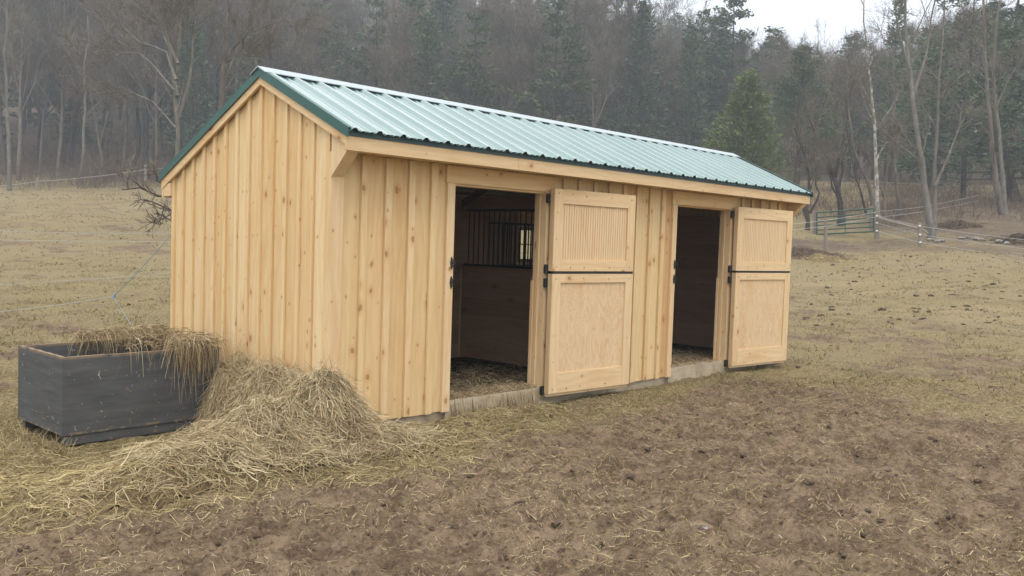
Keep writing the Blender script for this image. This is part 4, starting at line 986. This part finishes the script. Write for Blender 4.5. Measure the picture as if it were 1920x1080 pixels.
line_tree(RT, 'crooked many-stemmed tree against the right end of the barn roof', [([(1514, 425), (1512, 390), (1517, 360), (1516, 320), (1505, 280), (1490, 240)], 45, .12, .03), ([(1518, 400), (1532, 375), (1536, 362), (1528, 345), (1532, 325), (1548, 300)], 45, .07, .02), ([(1512, 410), (1500, 370), (1488, 335)], 45, .06, .02)], M_barkdark, 1100, .012, .6, 8)
line_tree(RT, 'brown trunk with a left fork just right of the gate post', [([(1658, 402), (1658, 370), (1660, 345), (1666, 310), (1672, 240), (1680, 150)], 48, .11, .02), ([(1658, 370), (1650, 350), (1642, 330), (1630, 300)], 48, .05, .015)], M_bark, 700, .012, .6, 6)
line_tree(RT, 'straight brown trunk between the gate post and the twin-trunk tree', [([(1685, 400), (1683, 365), (1680, 335), (1677, 290), (1678, 200), (1676, 100)], 50, .14, .03)], M_bark, 800, .012, .7, 7)
line_tree(RT, 'tall grey trunk near the right edge, left of a close pair', [([(1881, 408), (1873, 375), (1866, 320), (1858, 240), (1850, 150), (1845, 60), (1842, -60)], 50, .20, .05), ([(1850, 150), (1835, 90), (1815, 30)], 50, .06, .02)], M_bark, 900, .014, .8, 7)
line_tree(RT, 'slender pale trunk near the right edge, right of a close pair', [([(1885, 395), (1882, 350), (1876, 290), (1867, 200), (1862, 130), (1868, 40), (1875, -60)], 51, .15, .04), ([(1868, 200), (1890, 150), (1925, 100)], 51, .05, .02)], M_barkpale, 900, .014, .8, 7)
line_tree(RT, 'dark leaning trunk at the far right edge below the pines', [([(1912, 368), (1902, 345), (1893, 320), (1885, 280)], 58, .20, .10)], M_barkdark, 400, .014, .8, 4)
line_tree(RT, 'thin dark trunk close beside the right end of the barn', [([(1494, 415), (1493, 370), (1491, 330), (1496, 250), (1500, 170)], 52, .12, .03)], M_barkdark, 700, .012, .7, 6)
line_tree(RT, 'large many-stemmed grey tree rising behind the left roof slope', [([(331, 420), (332, 300), (329, 200), (333, 110), (336, 70)], 34, .10, .05), ([(332, 180), (318, 90), (300, 50), (275, 30), (240, -5)], 34, .08, .03), ([(330, 150), (312, 98), (263, 80), (230, 50), (205, 20)], 33.6, .06, .015), ([(333, 120), (310, 60), (303, -10)], 34, .07, .03), ([(335, 90), (341, 30), (340, -20)], 34, .06, .03), ([(327, 170), (290, 125), (262, 100), (215, 98), (180, 92)], 33, .04, .01), ([(329, 240), (285, 190), (230, 165), (165, 158)], 33.5, .04, .01), ([(333, 220), (355, 150), (362, 60), (372, -20)], 34.5, .08, .03)], M_barkpale, 3200, .010, .8, 8)
line_tree(RT, 'slim grey tree with long right-reaching limb behind the left roof slope', [([(408, 330), (412, 220), (418, 130), (424, 70), (434, -10)], 37, .11, .05), ([(416, 130), (435, 90), (465, 62), (500, 48), (535, 38)], 37, .06, .012), ([(414, 170), (440, 105), (455, 70), (480, 20)], 37, .05, .012), ([(415, 120), (450, 102), (500, 98)], 37, .04, .01)], M_bark, 1800, .010, .8, 7)
line_tree(RT, 'pale slender trunk at the far left edge of the left field', [([(18, 350), (16, 250), (12, 150), (14, 60), (17, -30)], 66, .15, .07)], M_barkpale, 900, .02, 1.2, 8)
line_tree(RT, 'light trunk among brush beyond the left field posts', [([(152, 345), (157, 280), (160, 210), (158, 120), (165, 30)], 82, .17, .08)], M_barkpale, 900, .02, 1.2, 8)
line_tree(RT, 'mid-size spreading bare tree at the top of the left field', [([(196, 348), (190, 290), (180, 220), (170, 150), (160, 70)], 84, .18, .07), ([(188, 270), (210, 200), (225, 120)], 84, .12, .04)], M_bark, 1500, .02, 1.2, 9)
ap = line_tree('apple_tree', 'dark tangled apple tree whose low twigs show behind the rear barn corner', [([(450, 520), (440, 450), (425, 400), (400, 370)], 15, .10, .06), ([(425, 400), (370, 385), (320, 395), (285, 378), (262, 374)], 14.5, .026, .008), ([(420, 395), (350, 360), (300, 368), (262, 352), (228, 356)], 14.2, .024, .007), ([(400, 372), (345, 345), (315, 350), (290, 338)], 14.6, .020, .006), ([(400, 410), (340, 420), (318, 412), (296, 400), (288, 402)], 14.4, .020, .006), ([(325, 398), (308, 385), (296, 420), (280, 415)], 14.4, .012, .006)], M_barkdark, 300, .005, .20, 3, spread=.9)
ap['category'] = 'tree'
# conifers one can tell apart
for (nm, kd, px, ytop, t, Rm, mt, n, size, lab, bare, sd_) in (
    ('cedar_tree', 'cedar', 1388, 138, 62, 3.3, M_cedar, 30000, .22, 'bright olive-green pointed cedar rising just behind the barn roof ridge', .03, 3),
    ('hemlock_tree', 'cedar', 1490, 88, 76, 4.2, M_hemlock, 20000, .26, 'taller grey-green conifer just right of the bright cedar', .04, 4),
    ('pine_tree', 'pine', 1356, 2, 92, 4.6, M_pineleaf, 7000, .42, 'tallest broad blue-green pine above the bright cedar', .25, 5),
    ('pine_tree', 'pine', 1432, 58, 96, 3.0, M_pineleaf, 3600, .42, 'ragged pine with open crown right of the tallest pine', .3, 6),
    ('pine_tree', 'pine', 1300, 22, 94, 2.8, M_pineleaf, 3000, .42, 'thin tall pine left of the tallest pine', .3, 7),
    ('pine_tree', 'pine', 1585, 72, 100, 4.0, M_pineleaf, 4200, .42, 'distant hazy pine poking up left of the mottled trunk', .3, 8),
    ('spruce_tree', 'cedar', 1662, 2, 84, 2.6, M_hemlock, 5500, .32, 'dark narrow spire-shaped conifer left of the twin-trunk tree top', .12, 9),
    ('pine_tree', 'pine', 1800, -40, 66, 5.6, M_pineleaf, 11000, .30, 'large dark pine behind and right of the twin-trunk tree', .12, 10),
    ('pine_tree', 'pine', 1885, -90, 62, 5.8, M_pineleaf, 12000, .30, 'dense tall pine filling the upper right edge', .10, 11),
    ('pine_tree', 'pine', 1950, -70, 57, 5.4, M_pineleaf, 9000, .30, 'pine half cut off by the right edge of the view', .10, 12),
    ('pine_tree', 'pine', 1735, 60, 74, 4.6, M_hemlock, 7500, .32, 'mid-height grey-green pine directly behind the twin-trunk tree', .15, 13)):
    x, y = column(px, t); g0 = zt_(x, y); H = treetop(px, ytop, t, g0)
    conifer(nm, H, Rm, (x, y, g0), lab, mt, None, kd, n, size, random.uniform(0, 6), bare, seed=sd_)

# --- the wood on the hillside: first rows as single trees, the rest one mass
KINDS = [bare_kind(H, 100+i, sp, .03, mt, 4200, .026, 18, 1.15) for i, (H, sp, mt) in enumerate(((18, .5, M_bark), (20, .42, M_bark), (16, .6, M_barkdark), (19, .5, M_barkpale), (15, .65, M_bark), (21, .45, M_barkdark)))]
BL = 'one of the bare grey-brown trees crowding the wooded hillside'
BG = 'bare trees on the hillside'
protos = []
def spots(n, t0, t1, p0, p1, md_, keep=lambda px, t: True):
    res = []; tries = 0
    while len(res) < n and tries < n*60:
        tries += 1; px = random.uniform(p0, p1); t = random.uniform(t0, t1)
        if not keep(px, t): continue
        x, y = column(px, t)
        if all((x-a)**2+(y-b)**2 > md_**2 for a, b, _, _ in res): res.append((x, y, px, t))
    return res
random.seed(77)
PL = [conifer('wood_pine', 17+2*i, 3.2+.4*i, (0, 0, 0), 'one of the dull green conifers mixed into the wooded hillside', (M_hemlock, M_pineleaf, M_hemlock)[i], 'conifers on the hillside', ('pine', 'cedar', 'pine')[i], 4600, .40, 0, .12, seed=40+i) for i in range(3)]
def hcap(px, t):                          # skyline: how tall a tree may stand at this column
    ys = np.interp(px, [-200, 1190, 1240, 1300, 1390, 1480, 1560, 1700, 1760, 2200], [-400, -60, 12, 62, 98, 116, 118, 104, 60, -60]); return ys
bs = spots(215, 83, 124, -150, 2080, 2.2)
first = [None]*6; cf = [False]*3
for n_, (x, y, px, t) in enumerate(bs):
    g0 = zt_(x, y); capH = treetop(px, hcap(px, t), t, g0); k = n_ % 6; H0 = (18, 20, 16, 19, 15, 21)[k]
    s = min(random.uniform(.8, 1.25), max(.3, capH/H0*random.uniform(.85, 1.05))); rz = random.uniform(0, 6.28)
    green = (470 < px < 1300 and random.random() < .42) or (px >= 1300 and random.random() < .22) or (px <= 470 and random.random() < .16)
    if green:
        i = random.randrange(3); H1 = (17, 19, 21)[i]; s = min(random.uniform(.65, 1.1), max(.3, capH/H1)); sc = (s*random.uniform(.9, 1.3), s*random.uniform(.9, 1.3), s)
        if not cf[i]: PL[i].location = (x, y, g0); PL[i].rotation_euler = (0, 0, rz); PL[i].scale = sc; cf[i] = True
        else: copy_tree(PL[i], (x, y, g0), rz, sc)
        continue
    if first[k] is None: first[k] = make_bare('hillside_tree', KINDS[k], (x, y, g0), BL, BG, rz, s)
    else: copy_tree(first[k], (x, y, g0), rz, (s, s, s))
# deep wood: one mass
def merged(name, protos_, places, mat_sel, label):
    groups = {}
    for (k, x, y, z, rz, s) in places:
        for ch in protos_[k].children: groups.setdefault(ch.data.name, [ch.data, []])[1].append((x, y, z, rz, s))
    Vs, Rn, Fq, mi, mats, o = [], [], [], [], [], 0
    for nm, (me, pl_) in groups.items():
        n = len(me.vertices); c_ = np.empty(n*3, np.float32); me.vertices.foreach_get('co', c_); c_ = c_.reshape(-1, 3)
        fl = [p.vertices[:] for p in me.polygons]; ft = np.array([(f[0], f[1], f[2], f[3] if len(f) == 4 else f[2]) for f in fl], np.int32)
        four = ft[:, 2] != ft[:, 3]; ft = ft[four]
        if ch_is_crown(nm):
            cl = rng.random(len(ft)) < .6; ft = ft[cl]
        rr = np.full(n, .5, np.float32)
        if 'rnd' in me.attributes and me.attributes['rnd'].domain == 'POINT': me.attributes['rnd'].data.foreach_get('value', rr)
        mt = me.materials[0]
        if mt not in mats: mats.append(mt)
        for (x, y, z, rz, s) in pl_:
            c, sn = math.cos(rz), math.sin(rz); Vs.append(np.stack([(c_[:, 0]*c-c_[:, 1]*sn)*s+x, (c_[:, 0]*sn+c_[:, 1]*c)*s+y, c_[:, 2]*s+z], 1)); Rn.append(rr)
            Fq.append(ft+o); mi.append(np.full(len(ft), mats.index(mt), np.int32)); o += n
    ob = mesh_np(name, np.vstack(Vs), np.vstack(Fq), mats[0], pattr={'rnd': np.concatenate(Rn)})
    for mt in mats[1:]: ob.data.materials.append(mt)
    ob.data.polygons.foreach_set('material_index', np.concatenate(mi)); tag(ob, label, 'woodland', kind='stuff'); return ob
def ch_is_crown(nm): return nm.startswith('crown')
pr = [f for f in first if f]+PL; places = []; random.seed(9)
for (x, y, px, t) in spots(760, 120, 235, -350, 2300, 2.7):
    g0 = zt_(x, y); green = random.random() < (.48 if 450 < px < 1300 else .28); k = random.randrange(len(pr)-3) if not green else len(pr)-3+random.randrange(3)
    capH = treetop(px, hcap(px, t)+random.uniform(0, 30), t, g0); s = min(random.uniform(.75, 1.15), max(.2, capH/19)); places.append((k, x, y, g0, random.uniform(0, 6.28), s))
merged('deep_wood', pr, places, None, 'hazy mass of leafless trees and pines covering the slope behind')
# undergrowth at the wood's edge and on the right bank
def thicket(name, pxs, ts, n, h, wid, label):
    px = rng.uniform(*pxs, n); t = rng.uniform(*ts, n); q = CAM[None]+t[:, None]*(CF[None]+CR[None]*((px-960)/FPX)[:, None]); x, y = q[:, 0], q[:, 1]
    cl = fbm(x*.35, y*.35, 3); k = rng.random(n) < np.clip(cl*3-1, 0, 1); x, y, cl = x[k], y[k], cl[k]; m_ = len(x)
    a = rng.uniform(0, 6.28, m_)[:, None]; L = (h*rng.uniform(.3, 1.3, m_)*(.4+cl))[:, None]; s = np.linspace(0, 1, 4)[None]; th = rng.uniform(.1, 1.0, m_)[:, None]*(.4+s)
    P = np.stack([x[:, None]+L*s*np.sin(th)*np.cos(a), y[:, None]+L*s*np.sin(th)*np.sin(a), terrain(x, y)[:, None]-.05+L*s*np.cos(th)], -1)
    o = build_ribbons(name, [ribbons(P, rng.uniform(.6, 1.4, m_)*wid, rng.random(m_))], M_brush); tag(o, label, 'undergrowth', kind='stuff'); return o
thicket('wood_edge_brush', (-250, 1450), (78, 112), 42000, 3.6, .030, 'tangled reddish brush along the foot of the hillside wood')
thicket('bank_brush', (1640, 2150), (47, 90), 16000, 1.3, .02, 'dull brown brush and dead stalks on the right-hand bank')
thicket('field_brush', (1440, 1700), (50, 80), 3500, 1.6, .02, 'sparse brown saplings in the field behind the gate')
# stones and branches heaped behind the wire fence
def heap(name, px, py, rx, h, n, label, cat, mat=M_brush, wid=.03, L=.7):
    q = hillc(px, py); x = rng.normal(q[0], rx*.5, n); y = rng.normal(q[1], rx*.5, n); d = np.hypot(x-q[0], y-q[1])/rx
    base = lambda a, b: terrain(a, b)+h*np.exp(-(((a-q[0])**2+(b-q[1])**2)/(rx*.6)**2))
    V, F, rr = lying(x, y, rng.uniform(.3, 1.2, n)*L, base, wid, .06, 1.2, k=4)
    parts = [(V, F, rr)]
    gx_ = np.linspace(-rx*1.3, rx*1.3, 24); X_, Y_ = np.meshgrid(gx_+q[0], gx_+q[1]); Z_ = base(X_, Y_)+.04*rng.normal(size=X_.shape)*(h > .1)-.03-.08*((X_-q[0])**2+(Y_-q[1])**2 > (rx*1.2)**2)
    Vg = np.stack([X_.ravel(), Y_.ravel(), Z_.ravel()], 1); i_, j_ = np.meshgrid(np.arange(23), np.arange(23), indexing='ij'); Fg = np.stack([i_*24+j_, i_*24+j_+1, (i_+1)*24+j_+1, (i_+1)*24+j_], -1).reshape(-1, 4)
    parts.append((Vg, Fg, np.full(len(Vg), .3)))
    o = build_ribbons(name, parts, mat); tag(o, label, cat); return o
heap('brush_heap', 1790, 426, 1.1, .26, 700, 'dark heap of cut branches behind the wire fence under the twin trunks', 'brush heap', M_brush)
heap('manure_heap', 1503, 480, 1.5, .24, 1300, 'dark brown manure mound at the far right corner of the barn', 'heap', M_brush, .02, .4)
heap('hay_heap', 1541, 487, .75, .14, 900, 'low orange-tan hay heap in front of the dark mound', 'heap', M_straw, .014, .3)
heap('brush_heap', 1915, 455, 1.0, .30, 600, 'small dark brush heap by the fence at the right edge', 'brush heap', M_brush)
def stone(px, py, s, label):
    q = hillc(px, py); import bmesh; bm = bmesh.new(); bmesh.ops.create_icosphere(bm, subdivisions=2, radius=1); v = np.array([a.co[:] for a in bm.verts]); f = np.array([[a.index for a in b.verts] for b in bm.faces]); bm.free()
    v = v*(1+.13*rng.normal(size=(len(v), 1)))*np.array([s*rng.uniform(.8, 1.4), s*rng.uniform(.7, 1.1), s*.55])+np.array([q[0], q[1], q[2]+s*.25])
    o = mesh_np('stone', v, f, M_stone); tag(o, label, 'stone', 'field stones behind the wire fence')
for (px, py, s) in ((1745, 452, .16), (1757, 455, .13), (1765, 454, .17), (1803, 448, .14), (1815, 447, .2), (1829, 450, .18), (1842, 452, .15), (1872, 456, .2), (1887, 458, .16)):
    stone(px, py, s, 'one of the pale field stones strewn beyond the wire fence')
sp = []
for _ in range(110):
    px, py = random.uniform(1500, 1920), random.uniform(470, 560); q = at(px, py, 30); t = random.uniform(18, 36); x, y = column(px, t); sp.append((x, y, random.uniform(.02, .07)))
clods('field_clods', sp, M_clod, 'dark divots and droppings dotting the right-hand pasture', 'clods')

# ------------------------------------------------------------------ haze
xs = np.array([-470, 430.]) ; 
w = MB(); 
bxm = (CAM[0]-440, CAM[1]-440, -3); bxM = (CAM[0]+440, CAM[1]+440, 118)
w.box(bxm, bxM)
hm = bpy.data.materials.new('haze_air'); hm.use_nodes = True; ht = hm.node_tree; ht.nodes.clear(); ho = ht.nodes.new('ShaderNodeOutputMaterial'); hv = ht.nodes.new('ShaderNodeVolumePrincipled')
hv.inputs['Color'].default_value = (.86, .93, 1.0, 1); hv.inputs['Density'].default_value = .0018; hv.inputs['Anisotropy'].default_value = .2
ht.links.new(hv.outputs[0], ho.inputs['Volume'])
hz = w.build('haze', hm); tag(hz, 'pale damp mist hanging over the hillside', 'haze', kind='stuff')
